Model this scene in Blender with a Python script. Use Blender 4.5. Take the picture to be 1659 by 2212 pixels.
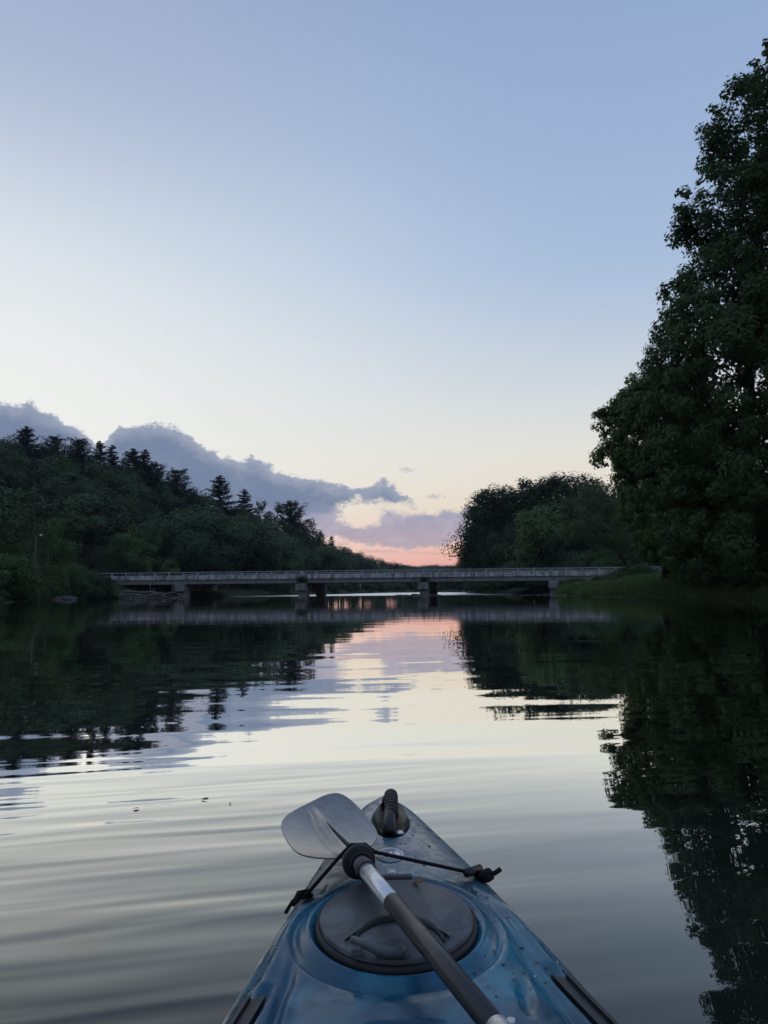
import bpy, math, random
import numpy as np
from mathutils import Vector, Matrix

for o in list(bpy.data.objects):
    bpy.data.objects.remove(o, do_unlink=True)
SC = bpy.context.scene
COL = SC.collection

# ------------------------------------------------------------------ camera
F, PW, PH = 1662.0, 1659.0, 2212.0           # focal length and frame in the photograph's own units
PITCH, ROLL, CZ = math.radians(5.87), math.radians(0.5), 0.65
cam = bpy.data.cameras.new('camera')
cam.sensor_fit = 'VERTICAL'
cam.sensor_height = 36.0
cam.lens = 36.0 * F / PH
cam.clip_start, cam.clip_end = 0.02, 8000
cam_ob = bpy.data.objects.new('camera', cam)
COL.objects.link(cam_ob)
cam_ob.matrix_world = (Matrix.Translation((0, 0, CZ)) @ Matrix.Rotation(math.pi / 2 + PITCH, 4, 'X')
                       @ Matrix.Rotation(-ROLL, 4, 'Z'))
SC.camera = cam_ob

def ray(px, py):
    x, y = (px - PW / 2) / F, (PH / 2 - py) / F
    c, s = math.cos(ROLL), math.sin(ROLL)
    x, y = c * x + s * y, -s * x + c * y
    return np.array([x, math.cos(PITCH) - y * math.sin(PITCH), math.sin(PITCH) + y * math.cos(PITCH)])
def at(px, py, D):                            # point seen at a pixel, at ground distance Y = D
    d = ray(px, py); t = D / d[1]
    return np.array([d[0] * t, D, CZ + d[2] * t])
def onz(px, py, z):
    d = ray(px, py); t = (z - CZ) / d[2]
    return np.array([d[0] * t, d[1] * t, z])
def azel(px, py):
    d = ray(px, py)
    return math.degrees(math.atan2(d[0], d[1])), math.degrees(math.atan2(d[2], math.hypot(d[0], d[1])))
def pix(x, y, z):                             # inverse of at()
    X, Y, Z = x, y, z - CZ
    dep = Y * math.cos(PITCH) + Z * math.sin(PITCH)
    u, v = X / dep, (-Y * math.sin(PITCH) + Z * math.cos(PITCH)) / dep
    c, s = math.cos(ROLL), math.sin(ROLL)
    u, v = c * u - s * v, s * u + c * v
    return PW / 2 + u * F, PH / 2 - v * F

# ------------------------------------------------------------------ colour helpers
def lin(r, g, b):
    f = lambda c: (c / 12.92 if c <= 0.04045 else ((c + 0.055) / 1.055) ** 2.4)
    return (f(r / 255), f(g / 255), f(b / 255), 1.0)

class NT:
    """small node builder"""
    def __init__(self, tree):
        self.t = tree; self.n = tree.nodes; self.l = tree.links
    def new(self, typ, **kw):
        nd = self.n.new(typ)
        for k, v in kw.items(): setattr(nd, k, v)
        return nd
    def put(self, sock, v):
        if hasattr(v, 'is_linked') or isinstance(v, bpy.types.NodeSocket): self.l.new(v, sock)
        elif v is not None: sock.default_value = v
    def m(self, op, a, b=None, c=None, clamp=False):
        nd = self.new('ShaderNodeMath', operation=op, use_clamp=clamp)
        for i, v in enumerate((a, b, c)):
            if v is not None: self.put(nd.inputs[i], v)
        return nd.outputs[0]
    def smooth(self, v, lo, hi):
        nd = self.new('ShaderNodeMapRange', interpolation_type='SMOOTHSTEP')
        self.put(nd.inputs[0], v); self.put(nd.inputs[1], lo); self.put(nd.inputs[2], hi)
        return nd.outputs[0]
    def mix(self, f, a, b, blend='MIX'):
        nd = self.new('ShaderNodeMix', data_type='RGBA', blend_type=blend)
        self.put(nd.inputs[0], f); self.put(nd.inputs[6], a); self.put(nd.inputs[7], b)
        return nd.outputs[2]
    def noise(self, vec, scale, detail=4, rough=0.55, dist=0.0):
        nd = self.new('ShaderNodeTexNoise')
        if vec is not None: self.l.new(vec, nd.inputs['Vector'])
        nd.inputs['Scale'].default_value = scale; nd.inputs['Detail'].default_value = detail
        nd.inputs['Roughness'].default_value = rough; nd.inputs['Distortion'].default_value = dist
        return nd.outputs[0]
    def comb(self, x, y, z):
        nd = self.new('ShaderNodeCombineXYZ')
        for i, v in enumerate((x, y, z)): self.put(nd.inputs[i], v)
        return nd.outputs[0]
    def sep(self, v):
        nd = self.new('ShaderNodeSeparateXYZ'); self.l.new(v, nd.inputs[0])
        return nd.outputs
    def ramp(self, v, stops, interp='LINEAR'):
        nd = self.new('ShaderNodeValToRGB'); cr = nd.color_ramp; cr.interpolation = interp
        while len(cr.elements) > 1: cr.elements.remove(cr.elements[-1])
        for i, (p, c) in enumerate(stops):
            e = cr.elements[0] if i == 0 else cr.elements.new(p)
            e.position = p; e.color = c
        self.put(nd.inputs[0], v)
        return nd.outputs[0]
    def curve(self, v, pts):
        nd = self.new('ShaderNodeFloatCurve'); cv = nd.mapping.curves[0]
        nd.mapping.use_clip = False
        pts = sorted(pts)
        cv.points[0].location = pts[0]; cv.points[1].location = pts[-1]
        for p in pts[1:-1]: cv.points.new(*p)
        for p in cv.points: p.handle_type = 'VECTOR'
        nd.mapping.update()
        self.put(nd.inputs[1], v)
        return nd.outputs[0]

# ------------------------------------------------------------------ dusk sky
SUN_AZ, SUN_EL = -20.0, 1.5
world = bpy.data.worlds.new('World'); SC.world = world; world.use_nodes = True
def build_world():
    N = NT(world.node_tree); N.n.clear()
    co = N.new('ShaderNodeTexCoord').outputs['Generated']
    x, y, z = N.sep(co)
    az = N.m('MULTIPLY', N.m('ARCTAN2', x, y), 57.29578)
    el = N.m('MULTIPLY', N.m('ARCSINE', z), 57.29578)
    ela = N.m('ABSOLUTE', el)
    e01 = N.m('DIVIDE', ela, 90.0)
    west = [(0, (234, 172, 166)), (1.2, (249, 166, 152)), (2.2, (254, 180, 160)), (3.1, (252, 195, 172)), (4.2, (244, 208, 188)),
            (6.0, (238, 222, 202)), (8.0, (234, 227, 214)), (10.5, (229, 228, 221)), (13.5, (218, 223, 225)),
            (17.5, (203, 214, 226)), (23, (180, 199, 224)), (31, (161, 182, 214)), (40, (147, 168, 204)), (60, (114, 140, 186)), (90, (100, 127, 176))]
    wramp = N.ramp(e01, [(e / 90, lin(*c)) for e, c in west])
    east = [(0, (146, 150, 166)), (5, (156, 160, 176)), (12, (156, 166, 188)), (30, (138, 158, 194)), (60, (116, 140, 190)), (90, (104, 130, 182))]
    eramp = N.ramp(e01, [(e / 90, lin(*c)) for e, c in east])
    away = N.smooth(N.m('ABSOLUTE', N.m('ADD', az, 5.0)), 35.0, 120.0)
    sky = N.mix(away, wramp, eramp)
    # the glow is paler over the hill where the sun went down, the right side is bluer
    leftg = N.m('MULTIPLY', N.smooth(az, 16.0, -34.0), N.m('MULTIPLY', N.smooth(ela, 44.0, 10.0), N.smooth(az, -75.0, -40.0)))
    sky = N.mix(N.m('MULTIPLY', leftg, 0.85), sky, lin(247, 248, 244))
    leftt = N.m('MULTIPLY', N.smooth(az, 10.0, -30.0), N.smooth(ela, 22.0, 40.0))
    sky = N.mix(N.m('MULTIPLY', leftt, 0.55), sky, lin(166, 178, 205))
    rightb = N.m('MULTIPLY', N.smooth(az, -6.0, 26.0), N.smooth(ela, 9.0, 24.0))
    sky = N.mix(N.m('MULTIPLY', rightb, 0.35), sky, lin(142, 170, 211))
    nish = N.new('ShaderNodeTexSky', sky_type='NISHITA', sun_disc=False)
    nish.sun_elevation = math.radians(SUN_EL); nish.sun_rotation = math.radians(SUN_AZ)
    sky = N.mix(0.0006, sky, nish.outputs[0], 'ADD')

    # cloud bank: its upper edge follows a curve of azimuth, broken by noise
    nv = N.comb(N.m('MULTIPLY', az, 0.30), N.m('MULTIPLY', el, 0.46), 3.7)
    n1 = N.m('SUBTRACT', N.noise(nv, 1.0, 2, 0.55), 0.5)
    n2 = N.m('SUBTRACT', N.noise(nv, 3.1, 5, 0.68), 0.5)
    wob = N.m('ADD', N.m('MULTIPLY', n1, 2.6), N.m('MULTIPLY', n2, 3.2))
    def edge(pts):
        P = [azel(*p) for p in pts]
        P = [(-60.0, P[0][1])] + P + [(60.0, P[-1][1])]
        return N.m('MULTIPLY', N.curve(N.m('DIVIDE', N.m('ADD', az, 60.0), 120.0), [((a + 60) / 120, e / 20) for a, e in P]), 20.0)
    # low purple layer
    T2 = edge([(560, 1075), (700, 1085), (830, 1098), (900, 1108), (960, 1100), (1040, 1082), (1200, 1070)])
    B2 = edge([(560, 1165), (700, 1166), (780, 1176), (860, 1184), (940, 1180), (1000, 1172), (1100, 1165)])
    hx = N.m('DIVIDE', N.m('ADD', az, 2.0), 1.75)
    hy = N.m('DIVIDE', N.m('SUBTRACT', el, 5.75), 0.95)
    hole = N.m('ADD', N.m('MULTIPLY', hx, hx), N.m('MULTIPLY', hy, hy))
    holem = N.smooth(N.m('ADD', hole, N.m('MULTIPLY', N.m('ADD', n2, n1), 3.4)), 0.25, 1.35)
    up = N.smooth(N.m('SUBTRACT', N.m('SUBTRACT', T2, el), N.m('MULTIPLY', wob, 0.45)), -0.1, 0.5)
    dn = N.smooth(N.m('SUBTRACT', N.m('ADD', el, N.m('MULTIPLY', wob, 0.55)), B2), -0.12, 0.3)
    m2 = N.m('MULTIPLY', N.m('MULTIPLY', up, dn), holem)
    c2 = N.mix(N.smooth(el, 3.0, 6.2), lin(184, 166, 180), lin(158, 162, 186))
    c2 = N.mix(N.smooth(n2, -0.1, 0.22), c2, lin(188, 180, 196))
    away2 = N.smooth(N.m('ABSOLUTE', az), 50.0, 30.0)
    sky = N.mix(N.m('MULTIPLY', N.m('MULTIPLY', m2, 0.93), away2), sky, c2)
    # mauve streaks in the afterglow
    sv = N.comb(N.m('MULTIPLY', az, 0.22), N.m('MULTIPLY', el, 1.9), 9.1)
    st = N.smooth(N.noise(sv, 1.0, 3, 0.6), 0.5, 0.66)
    st = N.m('MULTIPLY', st, N.m('MULTIPLY', N.smooth(el, 4.6, 3.2), away2))
    sky = N.mix(N.m('MULTIPLY', st, 0.5), sky, lin(216, 174, 174))
    # blue-grey bank
    T1 = edge([(0, 858), (60, 862), (130, 900), (190, 938), (216, 968), (240, 940), (262, 918), (300, 912), (345, 906), (385, 925), (430, 958),
               (480, 985), (515, 1000), (545, 985), (600, 1018), (650, 1034), (700, 1036), (760, 1050), (800, 1050), (832, 1036),
               (870, 1062), (900, 1092), (935, 1150)])
    B1 = edge([(0, 1000), (200, 1060), (400, 1140), (560, 1130), (660, 1120), (720, 1100), (790, 1085), (850, 1090), (900, 1098)])
    d1 = N.m('SUBTRACT', N.m('SUBTRACT', T1, el), N.m('MULTIPLY', wob, 0.6))
    m1 = N.m('MULTIPLY', N.smooth(d1, -0.06, 0.30), N.smooth(N.m('SUBTRACT', N.m('ADD', el, N.m('MULTIPLY', wob, 0.9)), B1), -0.35, 0.55))
    m1 = N.m('MULTIPLY', m1, N.smooth(N.m('ABSOLUTE', az), 60.0, 34.0))
    c1 = N.mix(N.smooth(d1, 0.0, 1.6), lin(160, 168, 188), lin(113, 130, 160))
    c1 = N.mix(N.m('MULTIPLY', N.smooth(n1, -0.05, 0.25), 0.5), c1, lin(132, 146, 172))
    c1 = N.mix(N.smooth(el, 7.0, 4.6), c1, lin(158, 156, 182))
    sky = N.mix(N.m('MULTIPLY', m1, 0.97), sky, c1)
    # two small wisps
    nw = N.m('SUBTRACT', N.noise(nv, 13.0, 3, 0.6), 0.5)
    for (px, py, rx, ry) in ((880, 1015, 0.70, 0.24), (938, 1073, 0.95, 0.22)):
        a0, e0 = azel(px, py)
        wx = N.m('DIVIDE', N.m('SUBTRACT', az, a0), rx); wy = N.m('DIVIDE', N.m('SUBTRACT', el, e0), ry)
        w = N.m('ADD', N.m('ADD', N.m('MULTIPLY', wx, wx), N.m('MULTIPLY', wy, wy)), N.m('MULTIPLY', nw, 4.2))
        sky = N.mix(N.m('MULTIPLY', N.smooth(w, 0.9, -0.2), 0.6), sky, lin(178, 174, 184))
    bg = N.new('ShaderNodeBackground'); N.l.new(sky, bg.inputs[0]); bg.inputs[1].default_value = 1.0
    out = N.new('ShaderNodeOutputWorld'); N.l.new(bg.outputs[0], out.inputs[0])
build_world()

sun = bpy.data.lights.new('sun', 'SUN'); sun.energy = 0.01; sun.angle = math.radians(20); sun.color = (1.0, 0.72, 0.58)
sun_ob = bpy.data.objects.new('sun', sun); COL.objects.link(sun_ob)
_d = Vector((math.sin(math.radians(SUN_AZ)) * math.cos(math.radians(SUN_EL)), math.cos(math.radians(SUN_AZ)) * math.cos(math.radians(SUN_EL)), math.sin(math.radians(SUN_EL))))
sun_ob.rotation_euler = _d.to_track_quat('Z', 'Y').to_euler()

SC.view_settings.view_transform = 'Standard'; SC.view_settings.look = 'None'
SC.view_settings.exposure = 0.0; SC.view_settings.gamma = 1.0; SC.view_settings.use_curve_mapping = False
SC.render.engine = 'CYCLES'
SC.cycles.use_denoising = True
SC.cycles.use_adaptive_sampling = True; SC.cycles.adaptive_threshold = 0.02
SC.cycles.max_bounces = 4; SC.cycles.diffuse_bounces = 2; SC.cycles.glossy_bounces = 3
SC.cycles.transmission_bounces = 4; SC.cycles.caustics_reflective = False; SC.cycles.caustics_refractive = False

# ------------------------------------------------------------------ object helpers
def tag(o, label=None, cat=None, group=None, kind=None):
    if label: o['label'] = label
    if cat: o['category'] = cat
    if group: o['group'] = group
    if kind: o['kind'] = kind
    return o
def empty(name, loc=(0, 0, 0), rz=0.0):
    o = bpy.data.objects.new(name, None); COL.objects.link(o)
    o.empty_display_size = 0.2
    o.location = loc; o.rotation_euler = (0, 0, rz)
    return o
def np_mesh(name, V, Fc, mat=None, smooth=False):
    """V (n,3); Fc (m,k) array or a list of faces"""
    me = bpy.data.meshes.new(name)
    V = np.asarray(V, dtype=np.float32)
    if isinstance(Fc, np.ndarray):
        k = Fc.shape[1]; me.vertices.add(len(V)); me.vertices.foreach_set('co', V.ravel())
        me.loops.add(Fc.size); me.loops.foreach_set('vertex_index', Fc.astype(np.int32).ravel())
        me.polygons.add(len(Fc)); me.polygons.foreach_set('loop_start', np.arange(0, Fc.size, k, dtype=np.int32))
        me.update(calc_edges=True)
    else:
        me.from_pydata(V.tolist(), [], [list(map(int, f)) for f in Fc]); me.update()
    if mat: me.materials.append(mat)
    if smooth: me.polygons.foreach_set('use_smooth', np.ones(len(me.polygons), dtype=bool))
    return me
def obj(name, me, parent=None):
    o = bpy.data.objects.new(name, me); COL.objects.link(o)
    if parent: o.parent = parent
    return o

class MB:
    """collects shapes of ONE part"""
    def __init__(self): self.V = []; self.F = []
    def add(self, V, Fs):
        b = len(self.V); self.V += [tuple(map(float, v)) for v in V]; self.F += [[i + b for i in f] for f in Fs]; return self
    def box(self, c, s, rot=None, bev=0.0):
        hx, hy, hz = s[0] / 2, s[1] / 2, s[2] / 2
        if bev:
            b = min(bev, hx * .9, hy * .9, hz * .9); P = []
            for z, i in ((-hz, b), (-hz + b, 0), (hz - b, 0), (hz, b)):
                for sx, sy in ((-1, -1), (1, -1), (1, 1), (-1, 1)):
                    P.append((sx * (hx - i), sy * (hy - i), z))
            Fs = [(3, 2, 1, 0), (12, 13, 14, 15)]
            for k in range(3):
                for j in range(4):
                    Fs.append((k * 4 + j, k * 4 + (j + 1) % 4, k * 4 + 4 + (j + 1) % 4, k * 4 + 4 + j))
        else:
            P = [(sx * hx, sy * hy, sz * hz) for sz in (-1, 1) for sx, sy in ((-1, -1), (1, -1), (1, 1), (-1, 1))]
            Fs = [(3, 2, 1, 0), (4, 5, 6, 7)] + [(j, (j + 1) % 4, 4 + (j + 1) % 4, 4 + j) for j in range(4)]
        M = rot or Matrix.Identity(3)
        return self.add([tuple(M @ Vector(p) + Vector(c)) for p in P], Fs)
    def tube(self, pts, rad, n=8, caps=True, flat=None):
        pts = [Vector(p) for p in pts]; k = len(pts)
        rad = [rad] * k if not hasattr(rad, '__len__') else list(rad)
        V = []; ref = None
        for i, p in enumerate(pts):
            t = (pts[min(i + 1, k - 1)] - pts[max(i - 1, 0)]).normalized()
            if ref is None: ref = Vector((0, 0, 1)) if abs(t.z) < 0.9 else Vector((1, 0, 0))
            a = (ref - t * ref.dot(t)).normalized(); b = t.cross(a); ref = a
            for j in range(n):
                an = 2 * math.pi * j / n
                V.append(p + (a * math.cos(an) * (flat or 1.0) + b * math.sin(an)) * rad[i])
        Fs = [(i * n + j, i * n + (j + 1) % n, (i + 1) * n + (j + 1) % n, (i + 1) * n + j) for i in range(k - 1) for j in range(n)]
        if caps: Fs += [tuple(range(n))[::-1], tuple((k - 1) * n + j for j in range(n))]
        return self.add(V, Fs)
    def lathe(self, prof, n=48, c=(0, 0, 0), sx=1.0, sy=1.0, rot=None):
        V = []; M = rot or Matrix.Identity(3)
        for r, z in prof:
            for j in range(n):
                an = 2 * math.pi * j / n
                V.append(M @ Vector((r * math.cos(an) * sx, r * math.sin(an) * sy, z)) + Vector(c))
        k = len(prof)
        Fs = [(i * n + j, i * n + (j + 1) % n, (i + 1) * n + (j + 1) % n, (i + 1) * n + j) for i in range(k - 1) for j in range(n)]
        Fs += [tuple(range(n))[::-1], tuple((k - 1) * n + j for j in range(n))]
        return self.add(V, Fs)
    def mesh(self, name, mat, smooth=False, angle=None):
        me = np_mesh(name, self.V, self.F, mat, smooth)
        if angle is not None:
            me.polygons.foreach_set('use_smooth', np.ones(len(me.polygons), dtype=bool))
            me.set_sharp_from_angle(angle=math.radians(angle))
        return me
    def build(self, name, mat, parent=None, smooth=False, angle=None):
        return obj(name, self.mesh(name, mat, smooth, angle), parent)

# ------------------------------------------------------------------ materials
def new_mat(name):
    m = bpy.data.materials.new(name); m.use_nodes = True
    N = NT(m.node_tree); N.n.clear()
    out = N.new('ShaderNodeOutputMaterial')
    return m, N, out
def principled(N, out, base, rough=0.6, spec=0.5, metal=0.0, normal=None):
    p = N.new('ShaderNodeBsdfPrincipled')
    N.put(p.inputs['Base Color'], base); N.put(p.inputs['Roughness'], rough)
    N.put(p.inputs['Specular IOR Level'], spec); N.put(p.inputs['Metallic'], metal)
    if normal is not None: N.l.new(normal, p.inputs['Normal'])
    N.l.new(p.outputs[0], out.inputs[0]); return p
def bump(N, h, strength=1.0, dist=1.0):
    b = N.new('ShaderNodeBump'); b.inputs['Strength'].default_value = strength; b.inputs['Distance'].default_value = dist
    N.l.new(h, b.inputs['Height']); return b.outputs[0]
def foliage_mat(name, a, b, trans=0.25, spec=0.25):
    m, N, out = new_mat(name)
    r = N.new('ShaderNodeObjectInfo').outputs['Random']
    pos = N.new('ShaderNodeNewGeometry').outputs['Position']
    n = N.noise(pos, 0.9, 3)
    f = N.m('ADD', N.m('MULTIPLY', r, 0.65), N.m('MULTIPLY', n, 0.5))
    colr = N.mix(N.smooth(f, 0.1, 1.0), a, b)
    p = N.new('ShaderNodeBsdfPrincipled'); N.l.new(colr, p.inputs['Base Color'])
    p.inputs['Roughness'].default_value = 0.55; p.inputs['Specular IOR Level'].default_value = spec
    t = N.new('ShaderNodeBsdfTranslucent'); N.l.new(colr, t.inputs[0])
    mx = N.new('ShaderNodeMixShader'); mx.inputs[0].default_value = trans
    N.l.new(p.outputs[0], mx.inputs[1]); N.l.new(t.outputs[0], mx.inputs[2]); N.l.new(mx.outputs[0], out.inputs[0])
    return m
def noise_mat(name, a, b, scale, rough=0.85, spec=0.2, bumpd=0.0, detail=6, metal=0.0, lo=0.35, hi=0.65, objspace=False):
    m, N, out = new_mat(name)
    co = N.new('ShaderNodeTexCoord').outputs['Object'] if objspace else N.new('ShaderNodeNewGeometry').outputs['Position']
    n = N.noise(co, scale, detail, 0.6)
    c = N.mix(N.smooth(n, lo, hi), a, b)
    nm = bump(N, n, 0.6, bumpd) if bumpd else None
    principled(N, out, c, rough, spec, metal, nm)
    return m

M_LEAF = foliage_mat('leaf_broad', (0.024, 0.048, 0.022, 1), (0.070, 0.120, 0.046, 1), 0.25, 0.1)
M_LEAFL = foliage_mat('leaf_light', (0.085, 0.150, 0.050, 1), (0.13, 0.20, 0.065, 1), 0.3, 0.1)
M_PINE = foliage_mat('pine_needle', (0.016, 0.032, 0.022, 1), (0.026, 0.046, 0.030, 1), 0.1, 0.08)
M_SYC = foliage_mat('sycamore_leaf', (0.045, 0.085, 0.028, 1), (0.105, 0.175, 0.048, 1), 0.4, 0.25)
M_SHRUB = foliage_mat('shrub_leaf', (0.040, 0.075, 0.028, 1), (0.070, 0.120, 0.042, 1), 0.25, 0.1)
M_WILLOW = foliage_mat('willow_leaf', (0.065, 0.105, 0.040, 1), (0.085, 0.13, 0.05, 1))
M_GRASS = foliage_mat('grass_blade', (0.085, 0.140, 0.040, 1), (0.12, 0.18, 0.055, 1), 0.35)
M_BARK = noise_mat('bark', (0.030, 0.026, 0.022, 1), (0.075, 0.066, 0.058, 1), 3.0, 0.95, 0.1, 0.02)
M_SNAG = noise_mat('snag_wood', (0.16, 0.15, 0.14, 1), (0.26, 0.25, 0.24, 1), 2.0, 0.95, 0.1)
M_DRIFT = noise_mat('driftwood', (0.09, 0.08, 0.07, 1), (0.24, 0.22, 0.20, 1), 3.0, 0.9, 0.1, 0.02)
M_ROCK = noise_mat('river_rock', (0.05, 0.05, 0.045, 1), (0.15, 0.145, 0.13, 1), 2.5, 0.9, 0.2, 0.05)
M_SOIL = noise_mat('bank_soil', (0.028, 0.034, 0.018, 1), (0.060, 0.064, 0.032, 1), 0.35, 1.0, 0.05, 0.2)

# ------------------------------------------------------------------ terrain and water
SHL = np.array([(-260, -38), (-30, -33), (0, -29), (40, -26.5), (60, -30), (80, -36), (92, -39), (99, -37), (104, -34.5), (111, -33), (118, -25), (160, -19), (220, -8), (300, 3), (360, 14)], float)
SHR = np.array([(-260, 30), (-30, 25), (0, 24), (30, 22.5), (42, 21.0), (47, 21.6), (51, 23.0), (56, 22.4), (60, 21.0), (65, 18.6), (72, 17.6), (82, 18.5), (95, 21), (104, 23.5), (112, 19), (130, 16.8), (200, 22), (300, 31), (360, 38)], float)
def sstep(a): a = np.clip(a, 0, 1); return a * a * (3 - 2 * a)
def left_ridge(y): return np.interp(y, [-100, 60, 130, 190, 240, 290, 330, 370, 430, 600], [14, 17, 20.5, 22, 21, 15, 8.5, 4.0, 2.0, 3.0])
BR_A, BR_B = at(385, 1286, 111.0), at(1190, 1284, 105.0)
BRU = (BR_B - BR_A) * np.array([1, 1, 0]); BRU /= np.linalg.norm(BRU); BRN = np.array([-BRU[1], BRU[0], 0.0])
def ground(x, y):
    x = np.asarray(x, float); y = np.asarray(y, float)
    xl = np.interp(y, SHL[:, 0], SHL[:, 1]) + 0.9 * np.sin(y * 0.31) + 0.5 * np.sin(y * 0.83 + 1)
    xr = np.interp(y, SHR[:, 0], SHR[:, 1]) + 0.5 * np.sin(y * 0.43 + 2) + 0.25 * np.sin(y * 1.1)
    dl, dr = xl - x, x - xr
    d = np.maximum(np.maximum(dl, dr), np.maximum(y - 345.0, -250 - y))
    z = np.where(d < 0, -1.4 * sstep(-d / 3.0), 0.0)
    z = z + np.where(d > 0, 0.85 * sstep(d / 2.2) + np.where(dl > 0, 0.75, 0.3) * sstep((d - 1.5) / 8), 0)
    hill = left_ridge(y) * sstep((dl - 12.0) / 58.0)
    z = z + np.where(dl > 0, hill, 0)
    z = z + np.where(dr > 0, 1.1 * sstep((dr - 9) / 22), 0)
    far = sstep((np.hypot(x, y) - 520) / 420.0)
    z = z + far * (9 + 4 * np.sin(x * 0.006 + 1) + 3 * np.sin(y * 0.005))
    z = z + np.where(d > 3, 0.25 * np.sin(x * 0.21 + y * 0.13) + 0.2 * np.sin(x * 0.37 - y * 0.29), 0)
    # the road embankment at both ends of the bridge
    px, py = x - BR_A[0], y - BR_A[1]
    tt, nn = px * BRU[0] + py * BRU[1], px * BRN[0] + py * BRN[1]
    w = sstep((9.0 - np.abs(nn - 5.6)) / 3.5) * np.maximum(sstep((-tt - 6.5) / 5.0), sstep((tt - 70.0) / 4.0)) * sstep((80 - np.abs(tt - 38)) / 14)
    z = z * (1 - w) + w * np.minimum(np.maximum(z, 2.75), 2.85)
    return z
def gz(x, y): return float(ground(x, y))

def axis_grid(fine_lo, fine_hi, step, far, grow=1.16):
    a = list(np.arange(fine_lo, fine_hi + 1e-6, step)); s = step; v = fine_hi
    while v < far: s *= grow; v += s; a.append(v)
    s = step; v = fine_lo; b = []
    while v > -far: s *= grow; v -= s; b.append(v)
    return np.array(b[::-1] + a)
gx, gy = axis_grid(-70, 55, 0.9, 1500), axis_grid(20, 135, 0.9, 1500)
GX, GY = np.meshgrid(gx, gy)
Z = ground(GX, GY)
V = np.stack([GX.ravel(), GY.ravel(), Z.ravel()], 1)
nx = len(gx); ii = (np.arange(len(gy) - 1)[:, None] * nx + np.arange(nx - 1)[None, :]).ravel()
tag(obj('ground', np_mesh('ground', V, np.stack([ii, ii + 1, ii + nx + 1, ii + nx], 1), M_SOIL, True)), 'dark wooded valley floor and river banks around the water', None, None, 'structure')

def water_mat():
    m, N, out = new_mat('river_water')
    P = N.new('ShaderNodeNewGeometry').outputs['Position']
    x, y, z = N.sep(P)
    near = N.smooth(y, 9.0, 2.0)
    far = N.smooth(y, 4.0, 26.0)
    riff = N.m('MULTIPLY', N.smooth(N.m('ADD', y, N.m('MULTIPLY', x, 0.08)), 112.5, 116.0), N.smooth(y, 330.0, 250.0))
    # long lazy swell left by the boat, crests lying across the view
    ys = N.m('ADD', y, N.m('MULTIPLY', x, -0.12))
    sw = N.noise(N.comb(N.m('MULTIPLY', x, 0.40), N.m('MULTIPLY', ys, 1.25), 0.0), 1.0, 1.2, 0.35, 0.4)
    sw2 = N.noise(N.comb(N.m('MULTIPLY', x, 0.9), N.m('MULTIPLY', ys, 4.2), 4.0), 1.0, 1.0, 0.4, 0.2)
    sw3 = N.noise(N.comb(N.m('MULTIPLY', x, 1.3), N.m('MULTIPLY', N.m('ADD', y, N.m('MULTIPLY', x, -0.24)), 8.5), 6.0), 1.0, 1.0, 0.4, 0.3)
    lside = N.m('ADD', N.m('MULTIPLY', N.smooth(x, 0.5, -0.35), 0.8), 0.2)
    lf = N.noise(N.comb(N.m('MULTIPLY', x, 0.09), N.m('MULTIPLY', y, 0.22), 7.0), 1.0, 2, 0.5)
    fine = N.noise(N.comb(N.m('MULTIPLY', x, 1.1), N.m('MULTIPLY', y, 3.0), 2.0), 1.0, 3, 0.55)
    tiny = N.noise(N.comb(N.m('MULTIPLY', x, 3.0), N.m('MULTIPLY', y, 7.0), 5.0), 1.0, 2, 0.5)
    rif = N.noise(N.comb(N.m('MULTIPLY', x, 1.4), N.m('MULTIPLY', y, 1.6), 1.0), 1.0, 3, 0.6)
    h = N.m('MULTIPLY', sw, N.m('ADD', N.m('MULTIPLY', N.smooth(y, 12.0, 3.5), 0.0100), 0.0024))
    h = N.m('ADD', h, N.m('MULTIPLY', sw2, N.m('MULTIPLY', near, 0.0022)))
    h = N.m('ADD', h, N.m('MULTIPLY', sw3, N.m('MULTIPLY', N.m('MULTIPLY', N.smooth(y, 4.2, 1.2), lside), 0.0052)))
    h = N.m('ADD', h, N.m('MULTIPLY', fine, N.m('MULTIPLY', N.m('MULTIPLY', far, N.smooth(lf, 0.3, 0.62)), 0.0018)))
    h = N.m('ADD', h, N.m('MULTIPLY', tiny, N.m('MULTIPLY', far, 0.0004)))
    h = N.m('ADD', h, N.m('MULTIPLY', rif, N.m('MULTIPLY', riff, 0.16)))
    nm = bump(N, h, 1.0, 1.0)
    fac = N.new('ShaderNodeLayerWeight'); fac.inputs[0].default_value = 0.5; N.l.new(nm, fac.inputs['Normal'])
    f = N.m('MINIMUM', N.m('ADD', N.m('MULTIPLY', N.m('POWER', fac.outputs['Facing'], 5.8), 3.4), 0.012), 0.97)
    g = N.new('ShaderNodeBsdfGlossy'); N.l.new(N.m('ADD', N.m('MULTIPLY', riff, 0.36), 0.012), g.inputs['Roughness']); g.inputs['Color'].default_value = (0.97, 0.97, 0.93, 1)
    N.l.new(nm, g.inputs['Normal'])
    d = N.new('ShaderNodeBsdfDiffuse'); d.inputs['Color'].default_value = (0.014, 0.018, 0.014, 1)
    mx = N.new('ShaderNodeMixShader'); N.l.new(f, mx.inputs[0]); N.l.new(d.outputs[0], mx.inputs[1]); N.l.new(g.outputs[0], mx.inputs[2])
    N.l.new(mx.outputs[0], out.inputs[0])
    return m
M_WATER = water_mat()
wb = MB().add([(-75, -255, 0), (75, -255, 0), (75, 350, 0), (-75, 350, 0)], [(0, 1, 2, 3)])
tag(wb.build('water', M_WATER), 'calm river mirroring the dusk sky and dark trees', None, None, 'structure')

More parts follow.
